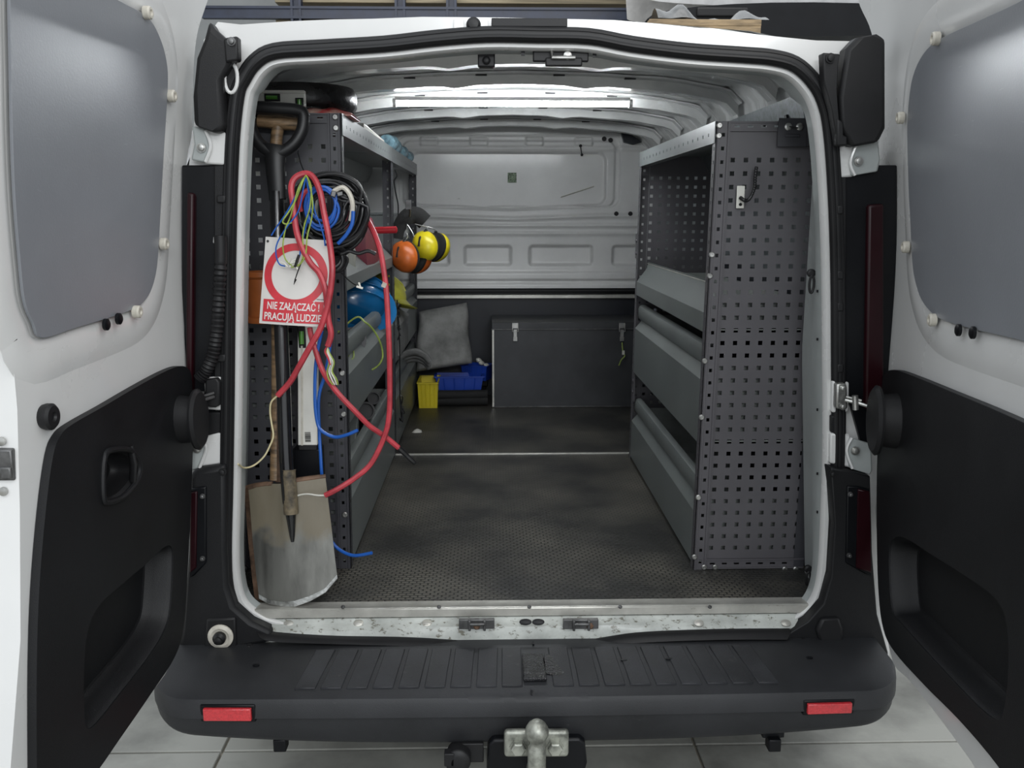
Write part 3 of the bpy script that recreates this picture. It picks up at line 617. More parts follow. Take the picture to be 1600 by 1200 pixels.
# tow hitch
h0 = atY(838, 1170, -.285)
m_ = MB(); m_.plate([(h0.x+a, h0.z+b) for a, b in ((-.103, .018), (-.094, .030), (.094, .030), (.105, .018), (.110, -.03), (.100, -.075), (-.09, -.085), (-.108, -.04))], [], lambda a, b, d: Vector((a, d, b)), -.296, -.22); obj('hitch_recess', m_, M['deep'], VAN, bevel=.006, seg=3)
for sx in (-1, 1):
    c0 = atY(808 if sx < 0 else 868, 1160, -.312); m_ = MB(); m_.box(c0, (.056, .018, .062)); obj('hitch_plate', m_, M['hitch'], VAN, bevel=.008, seg=3)
    m_ = MB(); m_.lathe([(.019, 0), (.019, .004), (.016, .004), (.016, .014), (.013, .016)], c0+Vector((sx*-.002, -.009, -.004)), (0, -1, 0), 6); obj('hitch_bolt', m_, M['hitch'], VAN, sm=20)
bc = atY(839, 1143, -.37); m_ = MB()
m_.lathe([(.001, .0245), (.009, .0243), (.012, .0222), (.018, .017), (.023, .008), (.0245, 0), (.023, -.009), (.018, -.017), (.0145, -.022), (.0145, -.030), (.018, -.036), (.019, -.06), (.019, -.12)], bc, (0, 0, 1), 28)
m_.tube([bc+Vector((0, 0, -.10)), bc+Vector((0, .01, -.13)), bc+Vector((0, .05, -.14)), bc+Vector((0, .10, -.12))], .019, 14); obj('tow_ball', m_, M['hitch'], VAN, label='silver tow ball')
c0 = atY(716, 1180, -.28); m_ = MB(); m_.lathe([(.024, -.02), (.028, .0), (.028, .024), (.024, .028), (.014, .031)], c0, (0, -1, .0), 24); m_.box(c0+Vector((-.018, -.02, .008)), (.022, .022, .03)); m_.box(c0+Vector((.03, .01, .004)), (.05, .02, .045)); obj('trailer_socket', m_, M['black'], VAN, bevel=.002)
for x in (439, 1208):
    c0 = atY(x, 1160, -.24); m_ = MB(); m_.box(c0, (.028, .03, .03)); m_.box(c0+Vector((0, .06, .02)), (.05, .12, .02)); obj('underside_bracket', m_, M['deep'], VAN, bevel=.003)
# jamb fittings
def ringf(x, y, Y, nm='lashing_ring'):
    p = atY(x, y, Y); a = MB(); q = [p+Vector((.006*math.cos(t)*.9, -.008, -.018+.020*math.sin(t))) for t in [2*math.pi*k/20 for k in range(20)]]
    a.tube(q, .003, 8, True); a.lathe([(.010, 0), (.010, .006), (.006, .009)], p+Vector((0, .002, .008)), (0, -1, 0), 14); obj(nm, a, M['black'], VAN)
ringf(1267, 432, .06); ringf(384, 425, .06); ringf(1262, 893, .12); ringf(381, 893, .12)
obj('rivet', MB().lathe([(.006, 0), (.006, .003), (.003, .006)], atY(379, 368, .06), (.6, -1, 0), 12), M['brass'], VAN)
for y in (280, 305, 455, 530, 640, 740, 800):
    obj('jamb_hole', MB().box(atY(1277, y, .018), (.003, .004, .006)), M['deep'], VAN)

# ------------------------------------------------------------ rear doors
def bend(z): return .062*(max(0, z-.72)/.70)**1.8
def make_door(hx, hy, ang, side, sil, board, caps, trim, cup, pocket, W, lab):
    """side=-1 left, +1 right. local coords: u away from hinge, z, w towards the bay axis"""
    u = Vector((-side*math.sin(ang), -math.cos(ang), 0)); wn = Vector((-side*math.cos(ang), math.sin(ang), 0)); H = Vector((hx, hy, 0))
    if side < 0: pass
    def uz(px, py):
        wv = 0
        for _ in range(5):
            p = hit(px, py, H+wn*wv, wn); wv = bend(p.z)
        return ((p-H).dot(u), p.z)
    def fn(a, b_, d): return H+u*a+wn*(d+bend(b_))+Vector((0, 0, b_))
    T = .058
    def sub_(name, mb, m, D, **k): return obj(name, mb, m, D, **k)
    silu = smooth([Vector((*uz(x, y), 0)) for x, y in sil], 3); silu = [(p.x, p.y) for p in silu]
    zb = -.105
    out = silu+[(.12+.0, zb)]*0
    last = silu[-1]
    zb = last[1]
    out = silu+[(W-.03, zb-.004), (W, zb+.03)]+([uz(32, 1000), uz(31, 800), uz(27, 640), uz(20, 560), uz(8, 480), uz(1, 400), uz(1, 250), uz(4, 80)] if side < 0 else [(W, .25), (W, .6), (W, 1.0)])+[(W-.02, 1.3)]
    for k in range(1, 6): out.append((W-.05-(W-.05-silu[0][0])*k/6, 1.42))
    bd = smooth([Vector((*uz(x, y), 0)) if len((x, y)) == 2 and y < 5000 else None for x, y in board], 4, True); bd = [(p.x, p.y) for p in bd]
    pk = smooth([Vector((*uz(x, y), 0)) for x, y in pocket], 4, True); pk = [(p.x, p.y) for p in pk]
    tr = smooth([Vector((*uz(x, y), 0)) for x, y in trim], 4, True); tr = [(p.x, p.y) for p in tr]
    holes = [[(p.x, p.y) for p in offset(bd, -.012)], [(p.x, p.y) for p in offset(pk, .006)]]
    cp = None
    if cup:
        cp = smooth([Vector((*uz(x, y), 0)) for x, y in cup], 4, True); cp = [(p.x, p.y) for p in cp]; holes.append([(p.x, p.y) for p in offset(cp, .005)])
    # subdivide long vertical edges is handled by dense outlines
    s = MB(); s.plate(out, holes, fn, -T, 0)
    D = obj('rear_door', s, M['white'], VAN, bevel=.010, seg=3, label=lab)
    # raised rim round the window
    rim = MB(); rb = [(p.x, p.y) for p in offset(bd, .055)]
    rr_ = []
    for off, h_ in ((-.004, -.003), (.004, .002), (.018, .0045), (.042, .0050), (.060, .003), (.078, -.001)):
        rr_.append([fn(p.x, p.y, h_) for p in offset(bd, off)])
    rim.loft(rr_); sub_('window_surround', rim, M['white'], D, recalc=True)
    obj('window_board', MB().plate(bd, [], fn, .006, .011), M['board'], D, bevel=.001, seg=1, label='grey laminate board covering the window')
    outer = MB(); outer.plate([(p.x, p.y) for p in offset(out, -.006)], [], fn, -T-.02, -T-.002); obj('outer_skin', outer, M['white'], D)
    for x, y in caps:
        a, b_ = uz(x, y); q = MB(); q.lathe([(.0125, 0), (.0125, .010), (.010, .013), (.006, .013), (.0045, .010)], fn(a, b_, .010), wn, 18); sub_('screw_cap', q, M['cap'], D)
    # trim panel with openings
    th = [pk]+([cp] if cp else [])
    s = MB(); s.plate(tr, th, fn, .001, .016); obj('lower_trim', s, M['trim'], D, bevel=.006, seg=3, label='black plastic lower door trim')
    def bowl(name, pl, dep, m, inset, grad=None):
        cx = sum(p[0] for p in pl)/len(pl); cz = sum(p[1] for p in pl)/len(pl); R = []
        R.append([fn(p[0], p[1], .013) for p in pl])
        for k, (ins_, d_) in enumerate(((.006, .004), (inset*.5, -dep*.6), (inset, -dep*.95), (inset*1.3, -dep))):
            q = offset(pl, -ins_); R.append([fn(p.x, p.y, d_) for p in q])
        b_ = MB(); b_.loft(R); 
        q = offset(pl, -inset*1.3); b_.plate([(p.x, p.y) for p in q], [], fn, -dep-.002, -dep); sub_(name, b_, m, D, recalc=True)
    bowl('door_pocket', pk, .040, M['trim'], .016)
    if cp:
        bowl('pull_cup', cp, .038, M['black'], .008)
        cxs = [p[0] for p in cp]; czs = [p[1] for p in cp]; x0, x1, z0, z1 = min(cxs), max(cxs), min(czs), max(czs)
        q = MB(); rp = [fn(p[0], p[1], .017) for p in cp]; q.tube(rp, .006, 8, True); sub_('cup_rim', q, M['trim'], D)
        q = MB(); q.tube([fn(x0+.022, z0+(z1-z0)*.15, .012), fn(x0+.025, z0+(z1-z0)*.5, .018), fn(x0+.022, z0+(z1-z0)*.85, .012)], .010, 10, flat=.6); sub_('pull_grip', q, M['black'], D)
    return D, uz, fn, sub_, u, wn
Lsil = [(332, -14), (325, 0), (318, 20), (310, 45), (305, 75), (302, 120), (301, 180), (299, 215), (292, 250), (290, 320), (289, 420), (288, 520), (291, 570), (293, 640), (293, 700), (290, 800), (285, 900), (279, 985), (264, 1042), (240, 1078), (200, 1134), (153, 1199)]
Lboard = [(175, 0), (220, 25), (240, 55), (252, 95), (254, 140), (248, 240), (243, 330), (239, 400), (234, 435), (224, 462), (206, 480), (170, 494), (110, 512), (56, 528), (42, 505), (28, 470), (20, 400), (12, 300), (8, 200), (6, 100), (4, 0), (6, -60), (40, -70), (110, -42)]
Lcaps = [(218, 20), (257, 150), (245, 381), (202, 487)]
Ltrim = [(100, 662), (150, 634), (200, 605), (245, 581), (270, 572), (283, 576), (289, 592), (291, 640), (290, 720), (287, 800), (282, 900), (276, 980), (262, 1026), (228, 1078), (176, 1152), (128, 1218), (80, 1260), (55, 1272), (44, 1255), (42, 1180), (42, 1040), (46, 920), (56, 800), (68, 712), (80, 680)]
Lcup = [(150, 710), (165, 702), (188, 703), (200, 715), (205, 732), (200, 752), (180, 775), (155, 785), (147, 778), (146, 740)]
Lpock = [(128, 1138), (118, 1110), (118, 1030), (124, 985), (140, 948), (175, 915), (215, 882), (246, 854), (257, 856), (259, 880), (255, 950), (246, 984), (225, 1020), (180, 1078)]
DL, uzL, fnL, sbL, uL, wL = make_door(-.785, -.045, math.radians(-4.0), -1, Lsil, Lboard, Lcaps, Ltrim, Lcup, Lpock, .775, 'left rear door of the van, standing open')
Rsil = [(1336, -20), (1344, 10), (1358, 40), (1367, 75), (1373, 120), (1375, 180), (1374, 220), (1369, 242), (1375, 270), (1379, 310), (1378, 420), (1376, 520), (1374, 580), (1366, 625), (1365, 700), (1368, 800), (1373, 880), (1381, 960), (1395, 1034), (1420, 1062), (1468, 1122), (1517, 1189)]
Rboard = [(1600, 5), (1545, 30), (1480, 60), (1452, 84), (1435, 120), (1428, 165), (1426, 210), (1428, 290), (1431, 350), (1434, 410), (1440, 445), (1452, 474), (1478, 498), (1530, 514), (1600, 530), (1720, 562), (1790, 570), (1810, 500), (1820, 300), (1815, 100), (1800, -60), (1700, -45)]
Rcaps = [(1476, 60), (1419, 184), (1427, 386), (1470, 500)]
Rtrim = [(1408, 578), (1440, 588), (1500, 612), (1560, 636), (1620, 662), (1680, 690), (1715, 730), (1725, 850), (1722, 1100), (1710, 1330), (1680, 1330), (1620, 1270), (1577, 1200), (1515, 1128), (1458, 1072), (1410, 1020), (1392, 985), (1384, 930), (1381, 840), (1381, 740), (1384, 660), (1384, 610), (1392, 586)]
Rpock = [(1412, 840), (1430, 843), (1470, 868), (1530, 905), (1575, 940), (1591, 985), (1592, 1060), (1585, 1110), (1576, 1126), (1545, 1106), (1480, 1040), (1420, 975), (1406, 955), (1401, 900), (1402, 855)]
DR, uzR, fnR, sbR, uR, wR = make_door(.822, -.045, math.radians(8.6), 1, Rsil, Rboard, Rcaps, Rtrim, None, Rpock, .80, 'right rear door of the van, standing open')
# bump stops on trims
def bumpstop(uz, fn, wn, sb, D, px, py, lift, r, sz=1.35):
    a, b_ = uz(px, py); c0 = fn(a, b_, .016); q = MB()
    q.lathe([(r*.8, 0), (r*.75, lift*.7), (r, lift*.75), (r*1.02, lift*.86), (r*.9, lift), (.006, lift*1.02)], c0, wn, 32, sz if abs(wn.x) > .5 else 1, 1); sb('bump_stop', q, M['black'], D)
bumpstop(uzL, fnL, wL, sbL, DL, 272, 655, .045, .050)
bumpstop(uzR, fnR, wR, sbR, DR, 1412, 658, .050, .056)
a, b_ = uzL(68, 651); q = MB(); q.lathe([(.020, 0), (.022, .006), (.022, .014), (.018, .018), (.008, .018), (.006, .014)], fnL(a, b_, .0), wL, 28); sbL('rubber_stop', q, M['rubber'], DL)
for x, y in ((153, 507), (173, 498)):
    a, b_ = uzL(x, y); q = MB(); q.lathe([(.011, -.003), (.011, .002), (.008, .004)], fnL(a, b_, .016), wL, 16, 1, 1.0); sbL('frame_plug', q, M['deep'], DL)
for x, y in ((1512, 516), (1535, 520)):
    a, b_ = uzR(x, y); q = MB(); q.lathe([(.011, -.003), (.011, .002), (.008, .004)], fnR(a, b_, .016), wR, 16); sbR('frame_plug', q, M['deep'], DR)
# latch on the free edge of the left door
e0 = fnL(uzL(31, 725)[0]+.004, .560, -.022); m_ = MB(); m_.box(e0, (.034, .016, .05)); m_.box(e0+Vector((.006, -.006, -.012)), (.018, .012, .02)); sbL('door_latch', m_, M['dsteel'], DL, bevel=.003)
for z in (.596, .518):
    q = MB(); q.lathe([(.007, 0), (.007, .004), (.003, .005)], fnL(uzL(31, 725 if z > .55 else 775)[0]+.001, z, -.024), uL, 12); sbL('latch_bolt', q, M['steel'], DL)
# ------------------------------------------------------------ shelving racks
SH = lambda z: -.014*(1-z/1.166)
def make_rack(side, xf, xb, y0, y1, zt, trays, lab, slot=.008, near=True, far=True, bolts=(), grp=None):
    """side +1: rack on the right (front face looks to -x). xf front face, xb back"""
    T = thing('shelving_rack', lab, 'shelving', ((xf+xb)/2, (y0+y1)/2, 0), grp)
    sg = side
    def X(o, z): return xf+sg*o+SH(z)       # o: depth behind the front face
    depth = abs(xb-xf); PW = .037
    # front posts
    for i, (y, fw) in enumerate(((y0, 1), (y1, -1))):
        us = [0, .0145, .0145+slot, PW]; n = int((zt-.02)/.0327)
        vs_ = [0]; 
        for k in range(n):
            zc = .022+.0327*k; hh = .0045 if slot < .01 else .012
            vs_ += [zc-hh, zc+hh]
        vs_.append(zt)
        p = MB(); p.perf(us, vs_, lambda a, b: a == 1 and b % 2 == 1, lambda a, b, d: Vector((X(a, b), y+fw*d, b)), .002)
        # aisle side flange
        p.perf([0, .010, .017, .030], vs_, lambda a, b: a == 1 and b % 2 == 1, lambda a, b, d: Vector((X(d, b), y+fw*(a), b)), .002)
        # folded ribs on the face
        for o in (.006, PW-.006):
            p.extr([(X(o-.003, 0)+0, -.0), (X(o+.003, 0), -.0), (X(o+.002, 0), -.003), (X(o-.002, 0), -.003)], 0, zt, lambda a, b, z: Vector((a-SH(0)+SH(z), y+fw*b, z)))
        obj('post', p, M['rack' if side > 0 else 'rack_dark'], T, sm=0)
        bk = MB(); bk.box((0, 0, 0), (0, 0, 0)) if False else None
        q = MB(); 
        xbk = X(depth-.03, .5)
        q.perf([0, .010, .018, .03], [0, zt-.03], lambda a, b: False, lambda a, b, d: Vector((X(depth-.03+a, b), y+fw*d, b)), .002); q.perf([0, .03], [0, zt-.03], lambda a, b: False, lambda a, b, d: Vector((X(depth-d, b), y+fw*a, b)), .002)
        obj('rear_post', q, M['rack_dark'], T, sm=0)
    # perforated end panels
    P = .0327
    def endpanel(y, dr):
        us = [PW]; k = 0
        while PW+.0035+P*k+.017 < depth-.005:
            c0 = PW+.0095+P*k; us += [c0-.0056, c0+.0056]; k += 1
        us.append(depth); vs_ = [.03]
        nr = int((zt-.06-.06)/P)+1
        for k in range(nr): c0 = .060+P*k; vs_ += [c0-.0056, c0+.0056]
        vs_.append(zt-.022)
        p = MB(); p.perf(us, vs_, lambda a, b: a % 2 == 1 and b % 2 == 1, lambda a, b, d: Vector((X(a, b), y+dr*d, b)), .0016)
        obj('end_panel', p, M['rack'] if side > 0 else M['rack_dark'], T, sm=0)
        for z, h in ((zt-.012, .024), (.016, .028)):
            us = [PW]
            k = 0
            while PW+.02+P*k < depth-.02: us += [PW+.008+P*k, PW+.022+P*k]; k += 1
            us.append(depth); vv = [z-h/2, z-.0025, z+.0025, z+h/2]
            r = MB(); r.perf(us, vv, lambda a, b: a % 2 == 1 and b == 1, lambda a, b, d: Vector((X(a, b), y-dr*.003+dr*d, b)), .0022)
            r.box((X(depth/2+.015, z), y-dr*.004, z+h/2-.002), (depth-PW, .004, .004)); r.box((X(depth/2+.015, z), y-dr*.004, z-h/2+.002), (depth-PW, .004, .004))
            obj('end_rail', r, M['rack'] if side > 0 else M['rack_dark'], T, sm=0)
    if near: endpanel(y0+.004, 1)
    if far: endpanel(y1-.006, -1)
    # top shelf
    ts = MB(); ts.box((X(depth/2, zt), (y0+y1)/2, zt-.014), (depth-.004, y1-y0-.004, .002)); obj('top_shelf', ts, M['rackfascia'], T, sm=0)
    n = int((y1-y0-.1)/.06); us = [y0+.002]
    for k in range(n): us += [y0+.06+.06*k, y0+.067+.06*k]
    us.append(y1-.002)
    f = MB(); f.perf(us, [zt-.052, zt-.032, zt-.024, zt], lambda a, b: a % 2 == 1 and b == 1, lambda a, b, d: Vector((X(d-.003, b), a, b)), .002)
    f.box((X(.012, zt), (y0+y1)/2, zt-.001), (.028, y1-y0-.006, .002)); f.box((X(.012, zt), (y0+y1)/2, zt-.051), (.028, y1-y0-.006, .002)); obj('fascia', f, M['rackfascia'], T, sm=0)
    for (z0, z1, short) in trays:
        H = z1-z0
        if short: pr = [(.004, z0), (0, z0+.003), (0, z0+H*.42), (.006, z0+H*.5), (.034, z0+H*.80), (.040, z1-.006), (.038, z1), (.044, z1)]
        else: pr = [(.004, z0), (0, z0+.003), (0, z1-.088), (.003, z1-.084), (.020, z1-.064), (.022, z1-.058), (.013, z1-.050), (.010, z1-.040), (.010, z1-.014), (.014, z1-.004), (.022, z1), (.032, z1), (.034, z1-.006)]
        poly_ = pr+[(o+.002, z-.0005) for o, z in pr[::-1]]
        t = MB(); t.extr(poly_, y0+.033, y1-.033, lambda a, b, y: Vector((X(a, b), y, b))); tr = obj('shelf_tray', t, M['tray'], T, sm=30)
        b = MB(); b.box((X(depth/2, z0), (y0+y1)/2, z0+.010), (depth-.01, y1-y0-.01, .002)); b.box((X(depth-.012, z0), (y0+y1)/2, z0+.045), (.002, y1-y0-.01, .07))
        for yy in (y0+.030, y1-.030): b.box((X(depth/2+.01, z0), yy, (z0+z1-.03)/2), (depth-.04, .002, H-.05))
        obj('tray_floor', b, M['traytop'], tr, sm=0)
    for (px, py) in bolts:
        p = atY(px, py, y0-.001); m_ = MB(); m_.lathe([(.0075, 0), (.0075, .003), (.0055, .005), (.003, .005), (.0025, .003)], p, (0, -1, 0), 12); obj('bolt', m_, M['steel'], T)
    return T
RR = make_rack(1, .462, .765, .222, 1.352, 1.166, [(.64, .765, True), (.345, .605, False), (.012, .245, False)], 'grey perforated steel shelving rack along the right side of the van', bolts=[(1124, 196), (1123, 212), (1112, 398), (1109, 431), (1101, 564), (1096, 652), (1091, 777), (1085, 870), (1100, 886), (1117, 886), (1226, 889), (1243, 889)])
LR = make_rack(-1, -.460, -.765, .253, 1.405, 1.186, [(.745, .835, True), (.395, .615, False), (.012, .275, False)], 'dark perforated steel shelving rack at the left rear corner of the van', slot=.007, far=False, bolts=[(524, 183), (525, 200), (535, 583), (537, 647), (539, 804)])
L2 = make_rack(-1, -.462, -.765, 1.425, 2.545, 1.186, [(.745, .835, True), (.36, .60, False), (.012, .30, False)], 'dark shelving rack deeper in the van behind the left rear rack', near=False, far=False, slot=.007)
# folded brackets and fittings on the right rack
c0 = atY(1238, 207, .215); m_ = MB(); m_.box(c0, (.072, .003, .068)); m_.box(c0+Vector((.037, -.03, .0)), (.003, .06, .066)); m_.box(c0+Vector((0, -.003, -.008)), (.036, .004, .007)); obj('wall_bracket', m_, M['rack_dark'], RR, bevel=.001, seg=1)
for x in (1231, 1249): hexp = atY(x, 198, .213); m_ = MB(); m_.lathe([(.009, 0), (.009, .004), (.006, .006), (.003, .006)], hexp, (0, -1, 0), 12); obj('bolt', m_, M['steel'], RR)
m_ = MB(); m_.tube([atY(1233, 198, .208), atY(1247, 200, .208)], .002, 6); obj('cable_tie', m_, M['blackcable'], RR)
for (x, y, h) in ((996, 385, .09), (988, 600, .12)):
    p = atX(x, y, .455); m_ = MB(); m_.box((p.x, 1.33, p.z), (.004, .05, h)); m_.lathe([(.007, 0), (.007, .004), (.003, .005)], Vector((p.x-.002, 1.325, p.z+.02)), (-1, 0, 0), 10); m_.lathe([(.007, 0), (.007, .004), (.003, .005)], Vector((p.x-.002, 1.325, p.z-.025)), (-1, 0, 0), 10); obj('shelf_bracket', m_, M['rack'], RR)
m_ = MB(); m_.tube([Vector((.499, .25, .760)), Vector((.499, 1.33, .760))], .0035, 8); obj('tray_rod', m_, M['alu'], RR)
# hook on the right end panel
pl = MB(); c0 = atY(1157, 308, .216); pl.box(c0, (.020, .003, .055)); HK = single('hook_plate', pl, M['levelwhite'], 'small white metal tab screwed to the grey perforated end panel', 'bracket', bevel=.002)
pl = MB(); pl.lathe([(.004, 0), (.004, .001), (.003, .002)], c0+Vector((0, -.002, -.018)), (0, -1, 0), 10); sub('screw_hole', pl, M['deep'], HK)
q = smooth([atY(1157, 309, .212), atY(1163, 313, .19), atY(1168, 313, .185), atY(1174, 306, .19), atY(1179, 292, .195), atY(1180, 276, .20), atY(1182, 261, .205)], 12)
rs = [.0042+.0008*math.sin(i*2.1) for i in range(len(q))]; m_ = MB(); m_.tube(q, rs, 10); single('ribbed_strap', m_, M['blackcable'], 'black ribbed cable strap curling out of the white tab', 'strap')
# navy liners behind the racks
for sx in (-1, 1): obj('side_liner', MB().box((sx*.772, 1.42, .44), (.006, 2.36, .88)), M['navy'], VAN, sm=0)

# ------------------------------------------------------------ things on and in the racks
def loc(px, py, y): return atY(px, py, y)
# black wrapped roll on top
c0 = Vector((-.600, .48, 1.212)); m_ = MB(); m_.lathe([(.052, .0), (.138, .0), (.146, .01), (.147, .045), (.138, .060), (.052, .060), (.052, 0)], c0, (0, 0, 1), 48)
single('wrapped_roll', m_, M['wrap'], 'wide flat roll wrapped in shiny black film on top of left rack', 'roll', sm=40)
m_ = MB(); m_.grid(14, 10, lambda u, v: Vector((-.60+.16*u, .30+.16*v, 1.188+.022*math.sin(math.pi*u)**.5*math.sin(math.pi*v)**.4+.004*math.sin(17*u+9*v)*math.sin(math.pi*u)*math.sin(math.pi*v)))); m_.box((-.52, .38, 1.1865), (.155, .155, .003))
single('red_packet', m_, M['redbag'], 'red and cream foil packet under the black wrapped roll', 'packet', recalc=False)
def level(c, L, h, t, axis, name, lab, vials, code, W=None):
    pass
# short level lying on the rack
LY = .285; x0, x1 = atY(399, 155, LY).x, atY(477, 155, LY).x; z1 = atY(440, 143, LY).z; z0 = 1.186
m_ = MB(); m_.box(((x0+x1)/2, LY, (z0+z1)/2+.010), (x1-x0, .022, z1-z0-.016)); m_.box(((x0+x1)/2, LY-.004, z1-.004), (x1-x0, .03, .004)); m_.box(((x0+x1)/2, LY-.004, z0+.010), (x1-x0, .03, .004))
SL = single('spirit_level', m_, M['levelwhite'], 'white spirit level lying across the top of the left rack', 'level', bevel=.0015)
def vial(root, c, dx, dz, ax):
    a = MB(); a.box(c, (dx+.010, .006, dz+.008)); sub('vial_frame', a, M['black'], root, bevel=.001); a = MB(); d_ = Vector((dx/2, 0, 0)) if ax == 'x' else Vector((0, 0, dz/2))
    a.cyl(Vector(c)-d_+Vector((0, -.004, 0)), Vector(c)+d_+Vector((0, -.004, 0)), min(dx, dz)/2, 12); sub('vial', a, M['vial'], root, label='green bubble vial')
vial(SL, (x0+.045, LY-.012, z1-.016), .028, .010, 'x'); vial(SL, (x1-.012, LY-.012, z0+.022), .010, .024, 'z')
def barcode(root, c, wd, h, horiz=True, n=16):
    a = MB(); x = 0; random.seed(3)
    for i in range(n):
        k = random.choice((.4, .7, 1.1))*wd/n
        o = -wd/2+wd*(i+.5)/n
        a.box(Vector(c)+(Vector((o, 0, 0)) if horiz else Vector((0, 0, o))), (k*.6, .0006, h) if horiz else (h, .0006, k*.6))
    sub('barcode', a, M['ink'], root)
barcode(SL, (x1-.045, LY-.0115, z0+.020), .018, .010)
def text(body, size, mat_, parent, loc_, rot=(math.pi/2, 0, 0), name='lettering', ext=.0004, wd=None, sx=1):
    cu = bpy.data.curves.new('t', 'FONT'); cu.body = body; cu.size = size; cu.extrude = ext; cu.align_x = 'CENTER'; cu.align_y = 'CENTER'; cu.resolution_u = 3
    o = bpy.data.objects.new('t', cu); COL.objects.link(o); bpy.context.view_layer.update()
    dg = bpy.context.evaluated_depsgraph_get(); me = bpy.data.meshes.new_from_object(o.evaluated_get(dg)); bpy.data.objects.remove(o)
    xs_ = [v.co.x for v in me.vertices]; ys_ = [v.co.y for v in me.vertices]
    if wd: 
        k = wd/(max(xs_)-min(xs_))
        for v in me.vertices: v.co.x *= k
    me.materials.clear(); me.materials.append(mat_); n = bpy.data.objects.new(name, me); COL.objects.link(n); n.parent = parent; n.location = Vector(loc_)-Vector(parent.location); n.rotation_euler = rot
    return n
text('www.poziomica.pl', .007, M['ink'], SL, (x0+.045, .1885, z0+.016), wd=.058) if False else None
m_ = MB()
for i in range(14): m_.box((x0+.018+.0042*i, LY-.0112, z0+.017), (.0026, .0006, .004 if i % 3 else .006))
sub('fine_print', m_, M['ink'], SL)
# tall level standing in the corner
def leanY(z): return .012+.145*z
PN = Vector((0, 1, -.145)); 
def hl(px, py, dy=0): return hit(px, py, (0, .012+dy, 0), PN)
a, b_ = hl(481, 300, .08), hl(482, 694, .08); d_ = (b_-a)
xw = (hl(497, 600, .08).x-hl(467, 600, .08).x)
m_ = MB(); m_.loft([[a+Vector((sx*xw/2, sy, 0)) for sx, sy in ((-1, -.011), (1, -.011), (1, .011), (-1, .011))], [b_+Vector((sx*xw/2, sy, 0)) for sx, sy in ((-1, -.011), (1, -.011), (1, .011), (-1, .011))]], True, True, True)
TLv = single('spirit_level', m_, M['levelwhite'], 'long white spirit level standing upright behind the prohibition sign', 'level', bevel=.0015)
m_ = MB(); m_.loft([[a+Vector((sx*xw/2-xw*.28, sy, 0)) for sx, sy in ((-.10, -.013), (.10, -.013), (.10, -.008), (-.10, -.008))], [b_+Vector((sx*xw/2-xw*.28, sy, 0)) for sx, sy in ((-.10, -.013), (.10, -.013), (.10, -.008), (-.10, -.008))]], True, True, True); sub('groove', m_, M['cap'], TLv)
c0 = hl(472, 527, .065); m_ = MB(); m_.box(c0, (.018, .008, .056), (.14, 0, 0)); sub('vial_frame', m_, M['black'], TLv, bevel=.002)
m_ = MB(); m_.cyl(c0+Vector((0, -.005, .016)), c0+Vector((0, -.008, -.016)), .006, 12); sub('vial', m_, M['vial'], TLv, label='green bubble vial')
c0 = hl(481, 683, .066); barcode(TLv, c0, .026, .014, False, 14)
m_ = MB(); m_.box(b_+Vector((0, 0, -.006)), (xw*.96, .024, .014)); sub('end_cap', m_, M['black'], TLv, bevel=.002)
# the level stands on a block
m_ = MB(); zz = b_.z-.012; m_.box((b_.x-.005, b_.y+.02, zz/2), (.07, .05, zz)); single('black_batten', m_, M['deep'], 'black upright batten under the long spirit level, mostly behind the spade', 'batten', bevel=.003)

# spades
def spade(dy, dx, label, m, wood=False):
    T = thing('spade', label, 'spade', hl(455+dx, 945, dy))
    f = lambda x, y, e=0: hl(x+dx, y, dy)+Vector((0, e, 0))
    tl_, tr_ = (386, 766), (507, 747)
    lef = [(386, 766), (389, 800), (393, 850), (398, 900), (403, 938)]; rig = [(507, 747), (512, 790), (517, 830), (522, 875), (526, 906)]
    top_ = [(386, 766), (400, 760), (420, 756), (440, 754), (458, 752), (480, 749), (507, 747)]; bt = [(403, 938), (420, 944), (445, 947), (462, 946), (485, 938), (508, 926), (526, 906)]
    def ip(pl, t):
        t = t*(len(pl)-1); i = min(int(t), len(pl)-2); k = t-i; return Vector((pl[i][0]*(1-k)+pl[i+1][0]*k, pl[i][1]*(1-k)+pl[i+1][1]*k))
    def bl(u, v, d):
        A = ip(top_, u)*(1-v)+ip(bt, u)*v+ip(lef, v)*(1-u)+ip(rig, v)*u-(Vector(tl_)*(1-u)*(1-v)+Vector(tr_)*u*(1-v)+Vector(bt[0])*(1-u)*v+Vector(bt[-1])*u*v)
        bul = .016*(1-(2*u-1)**2)+.007*math.exp(-((u-.5)/.09)**2)*max(0, 1-v*1.7)
        return f(A.x, A.y, .012-bul+d)
    s = MB(); s.shell(18, 18, bl, .0022); obj('blade', s, m, T, sm=60)
    if not wood:
        e = MB(); q = [bl(u/30, 1, .001) for u in range(31)]; e.shell(24, 3, lambda u, v, d: bl(u, .955+.012*math.sin(u*9)*.5+(.046-.006*math.sin(u*9))*v, -.0008+d), .0006); e.tube(q, .0016, 6); obj('ground_edge', e, M['chrome'], T, label='bright worn cutting edge')
    for k in (0, 1):
        e = MB(); q = [bl(u, 0, 0)+Vector((0, .004, 0)) for u in ([0, .1, .2, .3, .38] if k == 0 else [.62, .7, .8, .9, 1])]; e.tube(q, .004, 8, flat=1.5); obj('foot_tread', e, M['rust'], T)
    return T, f, bl
SP, f1, bl1 = spade(0, 0, 'steel spade with black D-handle and muddy worn blade at the left doorway', M['spade'])
m_ = MB(); q = [f1(458, 845, -.006), f1(456, 800, -.012), f1(452, 760, -.012), f1(448, 700, -.010), f1(444, 600, -.008), f1(438, 450, -.006), f1(433, 300, -.004)]; q = smooth(q, 4)
